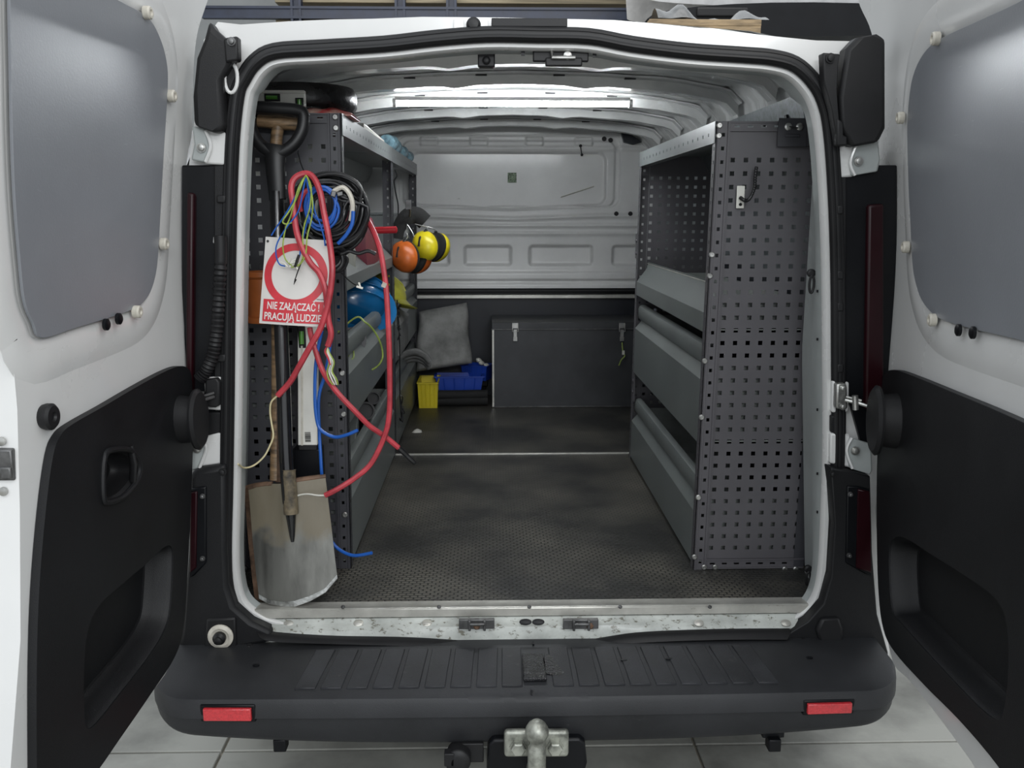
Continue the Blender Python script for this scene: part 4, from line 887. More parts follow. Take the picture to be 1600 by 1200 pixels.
rs = [.004+.0130*min(1, i/6) for i in range(len(q))]; m_.tube(q, rs, 18); obj('shaft', m_, M['blackgloss'], SP)
m_ = MB(); q = [f1(457, 800, -.0145), f1(455, 770, -.0135), f1(452.5, 742, -.0125), f1(452, 732, -.0115)]; m_.tube(smooth(q, 4), [.0175]*12+[.0186], 18); obj('muddy_socket', m_, M['mud'], SP, label='muddy steel socket')
m_ = MB(); q = smooth([f1(435, 312, -.006), f1(433, 290, -.006), f1(431, 260, -.006), f1(431, 240, -.006), f1(432, 228, -.006)], 4); m_.tube(q, [.0205, .0205, .0205, .021, .021, .0215, .022, .0225, .023, .0235, .024, .025, .026, .028, .030, .033, .036][:len(q)], 18, flat=.62, up=(0, 1, 0)); obj('handle_socket', m_, M['handle'], SP)
D_ = [(432, 240), (418, 234), (404, 222), (395, 204), (390, 186), (392, 172), (402, 168), (420, 169), (435, 170), (452, 171), (466, 173), (474, 178), (475, 192), (471, 208), (461, 224), (447, 235)]
m_ = MB(); q = smooth([f1(x, y, -.006) for x, y in D_], 5, True); m_.tube(q, .0145, 12, True, flat=1.05, up=(0, 1, 0)); obj('d_handle', m_, M['handle'], SP, label='black plastic D-handle')
SB, f2, bl2 = spade(.030, -7, 'second spade with wooden T-handle standing behind the black-handled one', M['rust'], True)
m_ = MB(); q = [f2(438, 750, -.002), f2(439, 600, .01), f2(438, 400, .01), f2(436, 245, .01), f2(434+7, 192, .01)]; m_.tube(smooth(q, 4), .0145, 14); obj('shaft', m_, M['wood'], SB)
m_ = MB(); a, b_ = f2(407, 188, .01), f2(474, 194, .01); m_.tube([a, a*.97+b_*.03, a*.7+b_*.3, (a+b_)/2, a*.3+b_*.7, a*.03+b_*.97, b_], [.010, .0155, .0165, .018, .0165, .0155, .010], 16); obj('t_handle', m_, M['wood'], SB, label='worn wooden T-grip')
m_ = MB(); m_.tube([f2(449, 752, .0), f2(446, 700, .004), f2(444, 640, .008)], [.019, .017, .016], 12); obj('shaft_socket', m_, M['rust'], SB)
# orange pipe
a, b_ = loc(414, 424, .215), loc(414, 503, .215); R_ = .044
m_ = MB(); m_.lathe([(R_, 0), (R_+.002, .004), (R_+.003, .014), (R_-.003, .018), (R_-.004, .10), (R_-.004, (a-b_).length-.018), (R_+.002, (a-b_).length-.012), (R_+.002, (a-b_).length), (R_-.006, (a-b_).length), (R_-.006, (a-b_).length-.03)], b_, (0, 0, 1), 32)
single('drain_pipe', m_, M['pipe'], 'short orange drain pipe piece behind the white and red sign', 'pipe', sm=40)

# sign
SY = .052
pts = [(413, 370), (517, 376), (513, 440), (509, 511), (457, 509), (405, 505), (409, 440)]
q = [atY(x, y, SY) for x, y in pts]; z_mid = .78
cv = lambda a, b: SY-.006*math.sin((a+.63)*22)-.10*(.78-b)*.0
m_ = MB()
def sg(u, v, d=0):
    A = Vector((413, 370)).lerp(Vector((517, 376)), u); B = Vector((405, 505)).lerp(Vector((509, 511)), u); P_ = A.lerp(B, v)
    P_.x += -2.0*math.sin(math.pi*v)*(u-.5)*0
    p = atY(P_.x, P_.y, SY); p.y = SY+.006*(2*u-1)**2+.006*math.cos(v*3)+d; return p
m_.shell(16, 16, sg, .0012); SG = single('warning_sign', m_, M['signwhite'], 'white and red Polish prohibition sign hanging at the left doorway', 'sign')
m_ = MB(); rings = []
for r in (.365, .475):
    rings.append([sg(.5+r*math.cos(t), .42+r*.77*math.sin(t)+.0, -.0006) for t in [2*math.pi*k/64 for k in range(64)]])
rings.append([p+Vector((0, -.0006, 0)) for p in rings[1]]); rings.append([p+Vector((0, -.0006, 0)) for p in rings[0]]); 
m_.loft(rings+[rings[0]]); sub('red_ring', m_, M['signred'], SG)
m_ = MB(); m_.shell(12, 4, lambda u, v, d: sg(.045+.905*u, .715+.255*v, -.0012+d), .0006); sub('red_band', m_, M['signred'], SG)
def sgtext(body, u0, u1, vc, h):
    cu = bpy.data.curves.new('t', 'FONT'); cu.body = body; cu.size = 1; cu.extrude = .0; cu.resolution_u = 4; cu.offset = .018
    o = bpy.data.objects.new('t', cu); COL.objects.link(o); bpy.context.view_layer.update()
    me = bpy.data.meshes.new_from_object(o.evaluated_get(bpy.context.evaluated_depsgraph_get())); bpy.data.objects.remove(o)
    xs_ = [v.co.x for v in me.vertices]; x0_, x1_ = min(xs_), max(xs_)
    V = [sg(u0+(u1-u0)*(v.co.x-x0_)/(x1_-x0_), vc-(v.co.y-.35)*h, -.0018) for v in me.vertices]
    F = [tuple(p.vertices) for p in me.polygons]; mb = MB(); mb.add(V, F); sub('lettering', mb, M['signtext'], SG, sm=0, recalc=False)
sgtext('NIE ZAŁĄCZAĆ !', .11, .89, .782, .118)
sgtext('PRACUJĄ LUDZIE', .075, .93, .905, .118)
m_ = MB()
for i in range(7): m_.box(sg(.85+.017*i, .688, -.001), (.0016, .0006, .002))
sub('fine_print', m_, M['ink'], SG)
for u in (.04, .93):
    m_ = MB(); m_.lathe([(.003, 0), (.003, .001), (.002, .002)], sg(u, .05, -.001), (0, -1, 0), 8); sub('eyelet', m_, M['ink'], SG)

# ------------------------------------------------------------ cables
def cable(name, pts, r, m, label, n=8, sub_=6, group=None):
    q = smooth([atY(*p) for p in pts], sub_); mb = MB(); mb.tube(q, r, n); return single(name, mb, m, label, 'cable' if 'cable' in name else 'wire', group)
RC = cable('red_cable', [(512,541,.03),(517,522,.03),(513,500,.03),(511,475,.03),(508,451,.03),(499,427,.035),(485,411,.03),(472,387,.03),(463,360,.035),(458,320,.04),(455,292,.045),(462,277,.05),(478,271,.055),(490,278,.05),(500,300,.04),(506,332,.035),(512,362,.03),(517,395,.028),(519,427,.02),(513,472,.02),(501,512,.02),(485,541,.02),(467,573,.03),(453,597,.04),(434,618,.045)], .0072, M['redcable'], 'thick red cable looped over the front of the hanging sign')
def strands(root, pts, m, r=.0018, nm='core_wire'):
    q = smooth([atY(*p) for p in pts], 5); mb = MB(); mb.tube(q, r, 6); sub(nm, mb, m, root)
for dx, m in ((0, 'whitewire'), (3, 'whitewire'), (-3, 'yg'), (5, 'yg')):
    strands(RC, [(512, 541, .03), (512+dx*.6, 552, .028), (517+dx, 566, .026), (514+dx, 580, .03), (518+dx*1.5, 592, .026), (523+dx, 601, .03)], M[m], .0018)
strands(RC, [(512, 541, .03), (508, 549, .028), (513, 560, .026), (516, 570, .026)], M['redcable'], .0026)
strands(RC, [(434, 618, .045), (424, 628, .045), (422, 643, .05), (424, 660, .05), (427, 681, .05), (421, 698, .05), (412, 714, .045), (397, 727, .035), (382, 731, .01), (372, 725, -.03)], M['ivory'], .0022)
R2 = cable('red_cable', [(572,340,.16),(585,365,.13),(595,395,.10),(602,440,.08),(605,475,.07),(608,541,.06),(609,600,.06),(608,648,.06),(601,681,.06),(580,724,.05),(553,748,.04),(526,765,.03),(508,774,.03)], .0066, M['redcable'], 'thick red cable arching down past the rack to the spade blade')
strands(R2, [(508, 774, .03), (496, 774, .03), (482, 772, .035), (470, 773, .04), (458, 777, .045)], M['whitewire'], .0022, 'steel_wire')
m_ = MB(); m_.box(atY(600, 445, .072), (.010, .010, .010), (.3, .4, .2)); sub('tag', m_, M['cap'], R2)
R3 = cable('red_cable', [(484,512,.075),(486,524,.07),(491,541,.06),(504,579,.05),(525,611,.045),(557,645,.05),(578,666,.06),(600,681,.075),(623,700,.085)], .0066, M['redcable'], 'straight red cable slanting down right with its black cut end')
mb = MB(); mb.tube(smooth([atY(622, 699, .085), atY(632, 708, .09), (atY(641, 717, .092)), atY(649, 724, .095)], 4), [.0070]*5+[.0062]*5+[.0056]*2+[.004], 8); sub('black_end', mb, M['wrap'], R3)
cable('blue_cable', [(503,517,.06),(497,545,.06),(493,575,.06),(492,610,.06),(493,640,.06),(497,664,.06),(505,675,.055),(524,683,.05),(543,679,.04),(559,672,.035)], .0042, M['bluecable'], 'blue cable bending right above the spade blade')
cable('blue_cable', [(517,531,.10),(509,581,.10),(498,621,.10),(499,676,.10),(501,713,.09),(503,745,.09),(508,800,.11),(513,830,.11),(519,847,.10),(532,860,.09),(553,868,.07),(581,864,.05)], .0042, M['bluecable'], 'long blue cable running behind the spade blade to the floor')
# black coil: one continuous cable
random.seed(11); C0 = (514, 324); pts = []
turns = 24; cxo, cyo, ro = 0, 0, 50
for k in range(turns*10):
    a = 2*math.pi*k/10
    if k % 10 == 0: ro = random.choice((26, 32, 37, 42, 46, 50, 54, 57)); cxo = random.uniform(-4, 5); cyo = random.uniform(-4, 5); yo = random.uniform(.07, .13)
    pts.append(atY(C0[0]+cxo+ro*math.cos(a)*1.03, C0[1]+cyo+ro*math.sin(a)*.96+(6 if math.sin(a) > .3 else 0), yo))
mb = MB(); mb.tube(smooth(pts, 3), .0035, 7)
CO = single('cable_coil', mb, M['blackcable'], 'big hanging coil of thin black cable above the sign', 'cable')
# bigger outer loops and drooping tail
pts = []
for k in range(5*10):
    a = 2*math.pi*k/10
    if k % 10 == 0: dx = random.uniform(-4, 6); dy = random.uniform(-3, 6); rr2 = random.uniform(.95, 1.06)
    pts.append(atY(527+dx+44*rr2*math.cos(a), 335+dy+60*rr2*math.sin(a), .14+.01*math.sin(k)))
mb = MB(); mb.tube(smooth(pts, 4), .0048, 8); single('cable_coil', mb, M['blackcable'], 'loose outer loops of glossy black cable right of the coil', 'cable')
pts = []
for k in range(6*10):
    a = 2*math.pi*k/10
    if k % 10 == 0: dx = random.uniform(-6, 6); dy = random.uniform(-5, 5); rr2 = random.uniform(.7, 1.1)
    pts.append(atY(524+dx+17*rr2*math.cos(a), 404+dy+20*rr2*math.sin(a), .10+.015*math.sin(k*.7)))
pts += [atY(545, 392, .1), atY(560, 396, .1), atY(575, 392, .1), atY(587, 397, .1)]
mb = MB(); mb.tube(smooth(pts, 4), .0046, 8); single('cable_bundle', mb, M['blackcable'], 'small tangle of black cable hanging beside the sign corner', 'cable')
pts = [(552, 345, .13), (560, 370, .12), (557, 395, .12), (540, 408, .11), (528, 425, .10), (545, 432, .1), (562, 437, .09), (576, 446, .08)]
W_ = cable('thin_wire', [(534, 427, .12), (545, 438, .11), (555, 445, .10), (563, 447, .09)], .0014, M['blackcable'], 'thin black wire ending in a white connector before the blue helmet')
mb = MB(); p = atY(562, 449, .088); mb.box(p, (.016, .006, .005), (0, .3, 0)); mb.box(p+Vector((.0, 0, .006)), (.004, .005, .012), (0, -.3, 0)); sub('connector', mb, M['whitewire'], W_, bevel=.001)
# blue and ivory loops inside the coil
pts = []
for k in range(4*10):
    a = 2*math.pi*k/10
    if k % 10 == 0: dx = random.uniform(-4, 4); dy = random.uniform(-4, 4); rr2 = random.uniform(.8, 1.15)
    pts.append(atY(503+dx+23*rr2*math.cos(a), 322+dy+30*rr2*math.sin(a), .065))
mb = MB(); mb.tube(smooth(pts, 3), .0032, 7); single('blue_wire_coil', mb, M['bluecable'], 'blue wire coiled inside the black cable coil', 'wire')
cable('ivory_cable', [(520, 300, .066), (535, 293, .064), (546, 303, .064), (551, 322, .066), (548, 345, .07)], .0058, M['cap'], 'short thick off-white cable on the right of the coil')
cable('blue_cable', [(552, 330, .06), (550, 350, .058), (541, 367, .058), (528, 381, .06)], .0045, M['bluecable'], 'short blue cable crossing the lower right of the coil')
cable('red_cable', [(482, 297, .07), (474, 303, .066), (468, 318, .066), (470, 330, .07)], .0065, M['redcable'], 'short red cable end inside the left of the coil')
GRP = 'thin wires hanging from the cable loop'
WL = [
 ('blue_wire', 'bluecable', [(478,274,.045),(470,290,.03),(460,310,.03),(446,335,.03),(432,355,.035),(424,368,.035)], 'blue wire ending left of the coil above the sign corner'),
 ('blue_wire', 'bluecable', [(478,274,.045),(474,295,.03),(466,330,.03),(448,355,.03),(434,378,.03),(431,395,.03),(436,412,.03),(446,416,.03)], 'blue wire hooking down over the red ring of the sign'),
 ('blue_wire', 'bluecable', [(478,274,.045),(486,300,.03),(492,330,.03),(500,350,.03),(506,370,.03),(508,384,.035)], 'blue wire tying the upper right corner of the sign'),
 ('blue_wire', 'bluecable', [(478,274,.045),(483,310,.028),(481,340,.028),(476,362,.03),(470,385,.03),(468,400,.03),(461,412,.03)], 'blue wire dropping through the middle of the sign ring'),
 ('yellow_green_wire', 'yg', [(478,274,.045),(472,286,.028),(463,310,.028),(452,330,.028),(442,345,.03),(446,350,.03),(456,348,.03)], 'yellow-green wire kinked left of the coil'),
 ('yellow_green_wire', 'yg', [(478,274,.045),(486,292,.026),(484,325,.026),(476,350,.026),(473,372,.027),(474,395,.027),(469,412,.027),(455,418,.028)], 'yellow-green wire hanging in front of the coil centre'),
 ('yellow_green_wire', 'yg', [(478,274,.045),(466,295,.028),(455,335,.028),(446,358,.03),(442,385,.03),(446,405,.03),(456,415,.03)], 'yellow-green wire curving over the left of the sign ring'),
 ('yellow_green_wire', 'yg', [(480,276,.04),(488,310,.024),(487,340,.024),(480,370,.025),(477,400,.025),(466,416,.026)], 'yellow-green wire nearest the red cable loop'),
]
for nm, m, p, lab in WL: cable(nm, p, .0018, M[m], lab, 6)
mb = MB(); random.seed(5)
for i in range(9):
    a = atY(440+random.uniform(-4, 22), 414+random.uniform(-4, 5), .03); b_ = a+Vector((random.uniform(.004, .016), random.uniform(-.004, .004), random.uniform(-.016, .010))); mb.tube([a, (a+b_)/2+Vector((0, 0, .003)), b_], .0022, 6)
single('stripped_wire_ends', mb, M['whitewire'], 'bundle of white stripped wire ends in the sign ring', 'wire')
mb = MB(); mb.tube([atY(467, 398, .026), atY(464, 408, .026), atY(461, 417, .026)], [.003, .0036, .003], 8); mb.tube([atY(473, 405, .026), atY(465, 425, .026), atY(460, 440, .028)], [.0012, .0016, .0012], 6); mb.tube([atY(462, 436, .028), atY(459, 445, .028)], [.003, .0005], 6)
single('marker_pen', mb, M['blackgloss'], 'black pointed scriber dangling in the middle of the sign', 'tool')
mb = MB(); mb.tube(smooth([atY(478, 274, .052), atY(471, 258, .12), atY(466, 240, .2), atY(466, 236, .245)], 5), .0015, 6); single('hanging_string', mb, M['blackcable'], 'black string holding the cable loop on the end panel', 'string')
# more coil tie
for i, (x, y) in enumerate(((522, 304), (532, 303))):
    pass
mb = MB(); mb.box(atY(521, 303, .055), (.012, .008, .014), (0, .3, .2)); mb.box(atY(531, 303, .055), (.014, .008, .010), (0, -.2, .2)); single('cable_tie_clamp', mb, M['dsteel'], 'grey twist clamp pinching the top right of the coil', 'clamp', bevel=.002)
# ------------------------------------------------------------ helmets, ear muffs and clutter in the left racks
def hat(c, r, m, label, tilt, azim=0):
    from mathutils import Euler
    Rm = Euler(tilt).to_matrix(); c = Vector(c)
    def tr(v): return c+Rm @ Vector(v)
    mb = MB(); n = 36; prof = [(math.cos(a)**.9 if a < 1.5 else .02, math.sin(a)) for a in [math.pi/2*k/10 for k in range(11)]]
    rings = []
    for (pr, ph) in prof:
        ring_ = []
        for k in range(n):
            a = 2*math.pi*k/n; ridge = .025*max(0, math.cos(2*a))**8*(1 if pr > .1 else 0)
            ring_.append(tr((r*pr*math.cos(a)*1.14*(1+ridge*.3), r*pr*math.sin(a), r*.92*ph+.0)))
        rings.append(ring_)
    mb.loft(rings, True, False, True)
    # rim and peak
    rg = []
    for (k1, dz) in ((1.0, 0), (1.05, -.004), (1.10, -.010), (1.08, -.014), (1.0, -.010), (.97, -.002)):
        ring_ = []
        for k in range(n):
            a = 2*math.pi*k/n; pk = max(0, math.cos(a))**1.5; kk = 1+(k1-1)*(1+3.2*pk)
            ring_.append(tr((r*kk*math.cos(a)*1.14, r*kk*math.sin(a), dz-(.02*pk if k1 > 1.04 else 0))))
        rg.append(ring_)
    mb.loft(rg+[rg[0]]); H = single('hard_hat', mb, m, label, 'helmet', sm=50)
    rb = MB(); rb.tube([tr((r*1.17*math.cos(a), 0, r*.95*math.sin(a))) for a in [math.pi*(.12+.76*k/20) for k in range(21)]], .007, 8, flat=.6); sub('crown_ridge', rb, m, H)
    for s_ in (-1, 1):
        rb = MB(); rb.tube([tr((r*1.12*math.cos(a), s_*r*.33, r*.90*math.sin(a))) for a in [math.pi*(.2+.6*k/16) for k in range(17)]], .004, 6); sub('crown_ridge', rb, m, H)
    ln = MB(); ln.tube([tr((r*1.02*math.cos(a), r*.90*math.sin(a), -.006)) for a in [2*math.pi*k/24 for k in range(24)]], .006, 6, True); sub('headband', ln, M['foam'], H)
    return H
hb_ = Vector((-.575, 1.08, .655))
HB = hat(hb_, .108, M['hatblue'], 'blue hard hat lying in the middle tray of the left rack', (math.radians(52), math.radians(10), math.radians(25)))
# support under the hat: a parts box
bx_ = MB(); bx_.box((-.60, 1.12, .475), (.20, .22, .13)); bx_.box((-.60, 1.12, .545), (.21, .23, .012)); single('parts_box', bx_, M['glove'], 'grey parts box under the blue hard hat', 'box', bevel=.004)
hy_ = atY(612, 455, 1.72); HY = hat((-.575, 1.72, .600), .112, M['hatyellow'], 'lime yellow hard hat in the deeper left rack', (math.radians(-6), math.radians(8), math.radians(20)))
q = MB(); q.grid(16, 12, lambda u, v: Vector((-.70+.24*u, 1.55+.42*v, .50+.085*math.sin(math.pi*u)**.6*math.sin(math.pi*v)**.5+.012*math.sin(13*u+7*v)*math.sin(math.pi*u)*math.sin(math.pi*v)))); q.box((-.58, 1.76, .44), (.23, .40, .13))
single('grey_jacket', q, M['glove'], 'crumpled grey fabric under the yellow hard hat', 'jacket', recalc=False)
# ear muffs
def muffs(c, r, m, label, ax, mount):
    c = Vector(c); ax = Vector(ax).normalized(); H = None
    for i, s_ in enumerate((0, 1)):
        cc = c+ax*(.022*s_); d_ = ax*(1 if s_ else -1); cup = MB()
        prof = [(r*.96, 0), (r, .004), (r*.99, r*.30), (r*.88, r*.58), (r*.62, r*.80), (r*.28, r*.90), (.002, r*.92)]
        cup.lathe(prof, cc+d_*.014, d_, 28, .86, 1.0)
        if H is None: H = single('ear_muffs', cup, m, label, 'ear muffs', sm=60)
        else: sub('ear_cup', cup, m, H, sm=60)
        sl = MB(); sl.lathe([(r*.80, 0), (r*.98, .004), (r*1.0, .014), (r*.94, .016)], cc, d_, 26, .86, 1.0); sub('ear_cushion', sl, M['foam'], H)
        yk = MB(); p1 = cc+d_*(.014+r*.55)+Vector((0, 0, r*.62)); up = Vector((0, 0, 1)); yk.tube(smooth([cc+d_*(.014+r*.80)+Vector((0, -r*.1, -r*.05)), p1+d_*.004, cc+d_*.010+Vector((0, 0, r*1.15)), Vector(mount)*.35+(cc+Vector((0, 0, r*1.2)))*.65+d_*.01, Vector(mount)], 5), .0020, 6); sub('wire_arm', yk, M['steel'], H)
        cl = MB(); cl.tube([cc+d_*(.014+r*.84)+Vector((0, -r*.08, -r*.1)), cc+d_*(.014+r*.70)+Vector((0, -r*.06, r*.45)), cc+d_*.018+Vector((0, 0, r*1.02))], .006, 8); sub('arm_clip', cl, M['black'], H)
    return H
mo = atY(640, 402, 1.42); my_ = atY(671, 385, 1.46)
mt = atY(636, 350, 1.46)
MO = muffs(mo, .064, M['mufforange'], 'orange ear muffs hanging from the rack post', (.62, .78, -.12), mt)
MY = muffs(my_, .060, M['muffyellow'], 'yellow ear muffs hanging beside the orange ones', (.55, .82, -.12), mt+Vector((.03, 0, .0)))
mb = MB(); A = [atY(x, y, 1.47) for x, y in ((622, 372), (626, 350), (633, 338), (645, 333), (660, 340), (664, 346))]; mb.tube(smooth(A, 6), [.026]*20+[.034]*20, 10, flat=.35, up=(.3, 1, 0)) if False else None
q1 = smooth([atY(x, y, 1.47) for x, y in ((621, 373), (623, 358), (630, 345), (640, 337), (652, 337), (664, 347))], 6)
mb.tube(q1, [.022+.012*min(1, i/18) for i in range(len(q1))], 10, flat=.45, up=(.2, 1, .1)); single('headband_pad', mb, M['foam'], 'black padded headband of the hanging ear muffs', 'headband')
mb = MB(); mb.box(atY(638, 320, 1.405), (.022, .006, .035)); mb.tube([atY(638, 322, 1.405), atY(641, 330, 1.42), atY(640, 338, 1.44)], .004, 8); single('wall_hook', mb, M['dsteel'], 'small dark steel hook holding the ear muffs on the rack post', 'hook', bevel=.001)
# top compartment of the left rack (tray A, z .755)
mb = MB(); c0 = Vector((-.545, .86, .758))
mb.loft([[c0+Vector((x*.075*k, y*.15*k2, z)) for x, y in ((-1, -1), (0, -1.08), (1, -1), (1.05, 0), (1, 1), (0, 1.05), (-1, 1), (-1.04, 0))] for z, k, k2 in ((0, .9, .9), (.03, 1, 1), (.12, .95, .98), (.17, .75, .95), (.195, .35, .9))], True, True, True)
single('nylon_bag', mb, M['maroon'], 'maroon nylon bag behind the cable coil', 'bag', sm=50)
mb = MB(); mb.box((-.52, .845, .957), (.06, .25, .012), (0, .5, 0)); 
c0 = Vector((-.54, .52, .758)); mb = MB(); mb.lathe([(.060, 0), (.064, .006), (.064, .085), (.058, .10), (.045, .108), (.045, .12)], c0, (0, 0, 1), 28); single('canister', mb, M['bucket'], 'off-white round canister low behind the cable coil', 'canister')
mb = MB(); c0 = Vector((-.70, .95, .758)); mb.box(c0+Vector((0, 0, .13)), (.06, .12, .26)); mb.box(c0+Vector((0, 0, .255)), (.062, .122, .02)); single('teal_carton', mb, mat('teal_print_card', (.03, .22, .26), .5), 'dark teal carton standing at the back of the upper compartment', 'box', bevel=.002)
mb = MB(); a, b_ = atY(590, 360, 1.0), atY(619, 359, 1.0); mb.tube([a+Vector((-.07, 0, -.0)), a, b_, b_+Vector((.004, 0, 0))], [.006, .0115, .012, .006], 14); TL_ = single('red_handled_tool', mb, M['redplastic'], 'tool with a red dipped handle sticking out of the top tray', 'tool')
mb = MB(); mb.tube([a+Vector((-.16, .02, -.05)), a+Vector((-.06, 0, 0))], .007, 8); sub('steel_shank', mb, M['steel'], TL_)
mb = MB(); c0 = Vector((-.53, 1.24, .758)); mb.lathe([(.030, 0), (.030, .13), (.024, .14), (.012, .15)], c0, (0, 0, 1), 20); single('spray_can', mb, M['steel'], 'small silver can standing near the rack post', 'can')
mb = MB(); mb.box((-.60, 1.80, .85), (.20, .30, .18)); mb.box((-.60, 1.80, .942), (.206, .306, .012)); single('grey_case', mb, M['rackfascia'], 'grey case on the upper tray of the deeper rack', 'case', bevel=.005)
# dark spool and wires in tray B
mb = MB(); c0 = atY(570, 494, .62); c0 = Vector((-.525, .70, .56)); mb.lathe([(.024, 0), (.040, 0), (.040, .004), (.024, .006), (.024, .036), (.040, .038), (.040, .042), (.024, .042)], c0, (.35, -1, .15), 28); SPL = single('cable_spool', mb, M['rack_dark'], 'black plastic wire spool in front of the blue hard hat', 'spool')
mb = MB(); mb.box(c0+Vector((-.02, .08, -.10)), (.10, .28, .12)); single('black_carton', mb, M['deep'], 'black carton under the wire spool in the middle tray', 'box', bevel=.003)
mb = MB(); random.seed(21); base_ = Vector((-.545, .46, .565)); 
for k in range(6):
    pts = [base_+Vector((.055*math.cos(a)+random.uniform(-.012, .012), .09*math.sin(a)+random.uniform(-.01, .01), random.uniform(-.025, .035))) for a in [2*math.pi*i/8 for i in range(8)]]
    mb.tube(smooth(pts, 4, True), .0022, 6, True)
single('wire_tangle', mb, M['yg'], 'tangle of yellow-green wire in the middle tray behind the front post', 'wire')
mb = MB()
for k in range(3):
    pts = [base_+Vector((.045*math.cos(a)+random.uniform(-.01, .01), .07*math.sin(a)+random.uniform(-.01, .01), random.uniform(-.02, .02))) for a in [2*math.pi*i/8 for i in range(8)]]
    mb.tube(smooth(pts, 4, True), .0024, 6, True)
single('wire_tangle', mb, mat('violet_wire', (.05, .03, .25), .4), 'few loops of dark blue wire within the yellow-green tangle', 'wire')
mb = MB(); mb.box(base_+Vector((-.01, .02, -.095)), (.13, .22, .14)); single('black_carton', mb, M['deep'], 'black carton under the yellow-green wire tangle', 'box', bevel=.003)
q = smooth([Vector((-.545, .55, .60)), atY(556, 496, .60), atY(570, 503, .60), atY(583, 515, .62), atY(594, 535, .64), atY(598, 556, .64), atY(592, 570, .63), atY(581, 578, .62)], 6); mb = MB(); mb.tube(q, .0028, 7); single('yellow_green_wire', mb, M['yg'], 'yellow-green wire drooping out over the front of the middle tray', 'wire')
# pipes in tray C
for (x, y, yy, r, lab) in ((592, 642, .80, .030, 'black pipe with its open end towards the doors in the lowest tray'), (604, 622, 1.0, .022, 'thinner black pipe above the open-ended one in the lowest tray')):
    p = atY(x, y, yy); p.x = min(p.x, -.50); mb = MB(); dr = Vector((-.18, .95, -.25)).normalized()
    e = [p, p+dr*.45]; 
    mb.lathe([(r*.8, .02), (r*.8, 0), (r, 0), (r, .45), (r*.8, .45)], p, dr, 22); single('black_pipe', mb, M['black'], lab, 'pipe')
mb = MB(); mb.box((-.58, .66, .16), (.14, .30, .26), (.2, 0, .1)); single('grey_duct_piece', mb, M['tray'], 'grey sheet piece leaning in the lowest tray', 'sheet', bevel=.003)
# gloves/cloth in the deeper rack
mb = MB()
for k in range(3):
    pts = [atY(x, y+5*k, 1.95+.03*k) for x, y in ((622, 562), (634, 553), (650, 550), (664, 556), (672, 566))]; mb.tube(smooth(pts, 5), [.016+.006*math.sin(math.pi*i/20) for i in range(21)], 10, flat=.7)
single('grey_cloth', mb, M['glove'], 'folded grey cloth hanging out of the deeper left rack', 'cloth')
mb = MB(); c0 = Vector((-.62, 2.0, .585)); mb.box(c0, (.2, .3, .09)); single('grey_carton', mb, M['glove'], 'grey carton in the middle tray of the deeper rack', 'box', bevel=.004)
# zip ties / dark wire on the mid post
mb = MB(); random.seed(9)
for k in range(7):
    z = .60-.02*k; pts = [Vector((-.450+random.uniform(-.004, .008), 1.385+random.uniform(-.01, .01), z+random.uniform(-.02, .02))) for _ in range(5)]; mb.tube(smooth(pts, 4), .002, 5)
for k in range(4):
    z = .22-.02*k; pts = [Vector((-.448+random.uniform(-.004, .016), 1.385+random.uniform(-.01, .01), z+random.uniform(-.03, .03))) for _ in range(5)]; mb.tube(smooth(pts, 4), .002, 5)
mb.tube(smooth([Vector((-.452, 1.385, .62)), Vector((-.446, 1.38, .45)), Vector((-.450, 1.385, .25)), Vector((-.446, 1.38, .16))], 8), .0025, 6)
single('black_tie_wire', mb, M['blackcable'], 'black tie wire wound along the post between the two left racks', 'wire')
q = smooth([atY(617, 265, 1.5), atY(620, 275, 1.5), atY(616, 283, 1.5), atY(618, 300, 1.5), atY(622, 320, 1.5), atY(622, 338, 1.5)], 5); mb = MB(); mb.tube(q, .0028, 6); single('thin_lead', mb, M['blackcable'], 'thin black lead hanging just behind the middle rack post', 'wire')
# bottles and sheet on top of the left racks
random.seed(4)
for i, (y, x, r, h, lab) in enumerate(((1.55, -.50, .030, .075, 'small pale blue bottle lying nearest on the left rack top'), (1.80, -.52, .034, .085, 'pale blue bottle second along the left rack top'), (2.10, -.51, .030, .07, 'clear bottle third along the left rack top'), (2.35, -.50, .026, .06, 'smallest clear bottle at the far end of the left rack top'))):
    mb = MB(); mb.lathe([(r*.9, 0), (r, .01), (r, h), (r*.8, h+.01), (r*.35, h+.02), (r*.35, h+.035)], (x, y, 1.188+r), (.25, 1, 0), 16); single('plastic_bottle', mb, M['skyblue'], lab, 'bottle')
mb = MB(); mb.box((-.50, 1.0, 1.197), (.06, .62, .016), (0, 0, .02)); single('white_strip', mb, M['levelwhite'], 'long white plastic strip along the top edge of the left rack', 'strip', bevel=.002)
mb = MB(); mb.box((-.58, 1.35, 1.205), (.09, .3, .035), (0, 0, .1)); single('dark_case', mb, M['deep'], 'flat dark case behind the white strip on the rack top', 'case', bevel=.004)
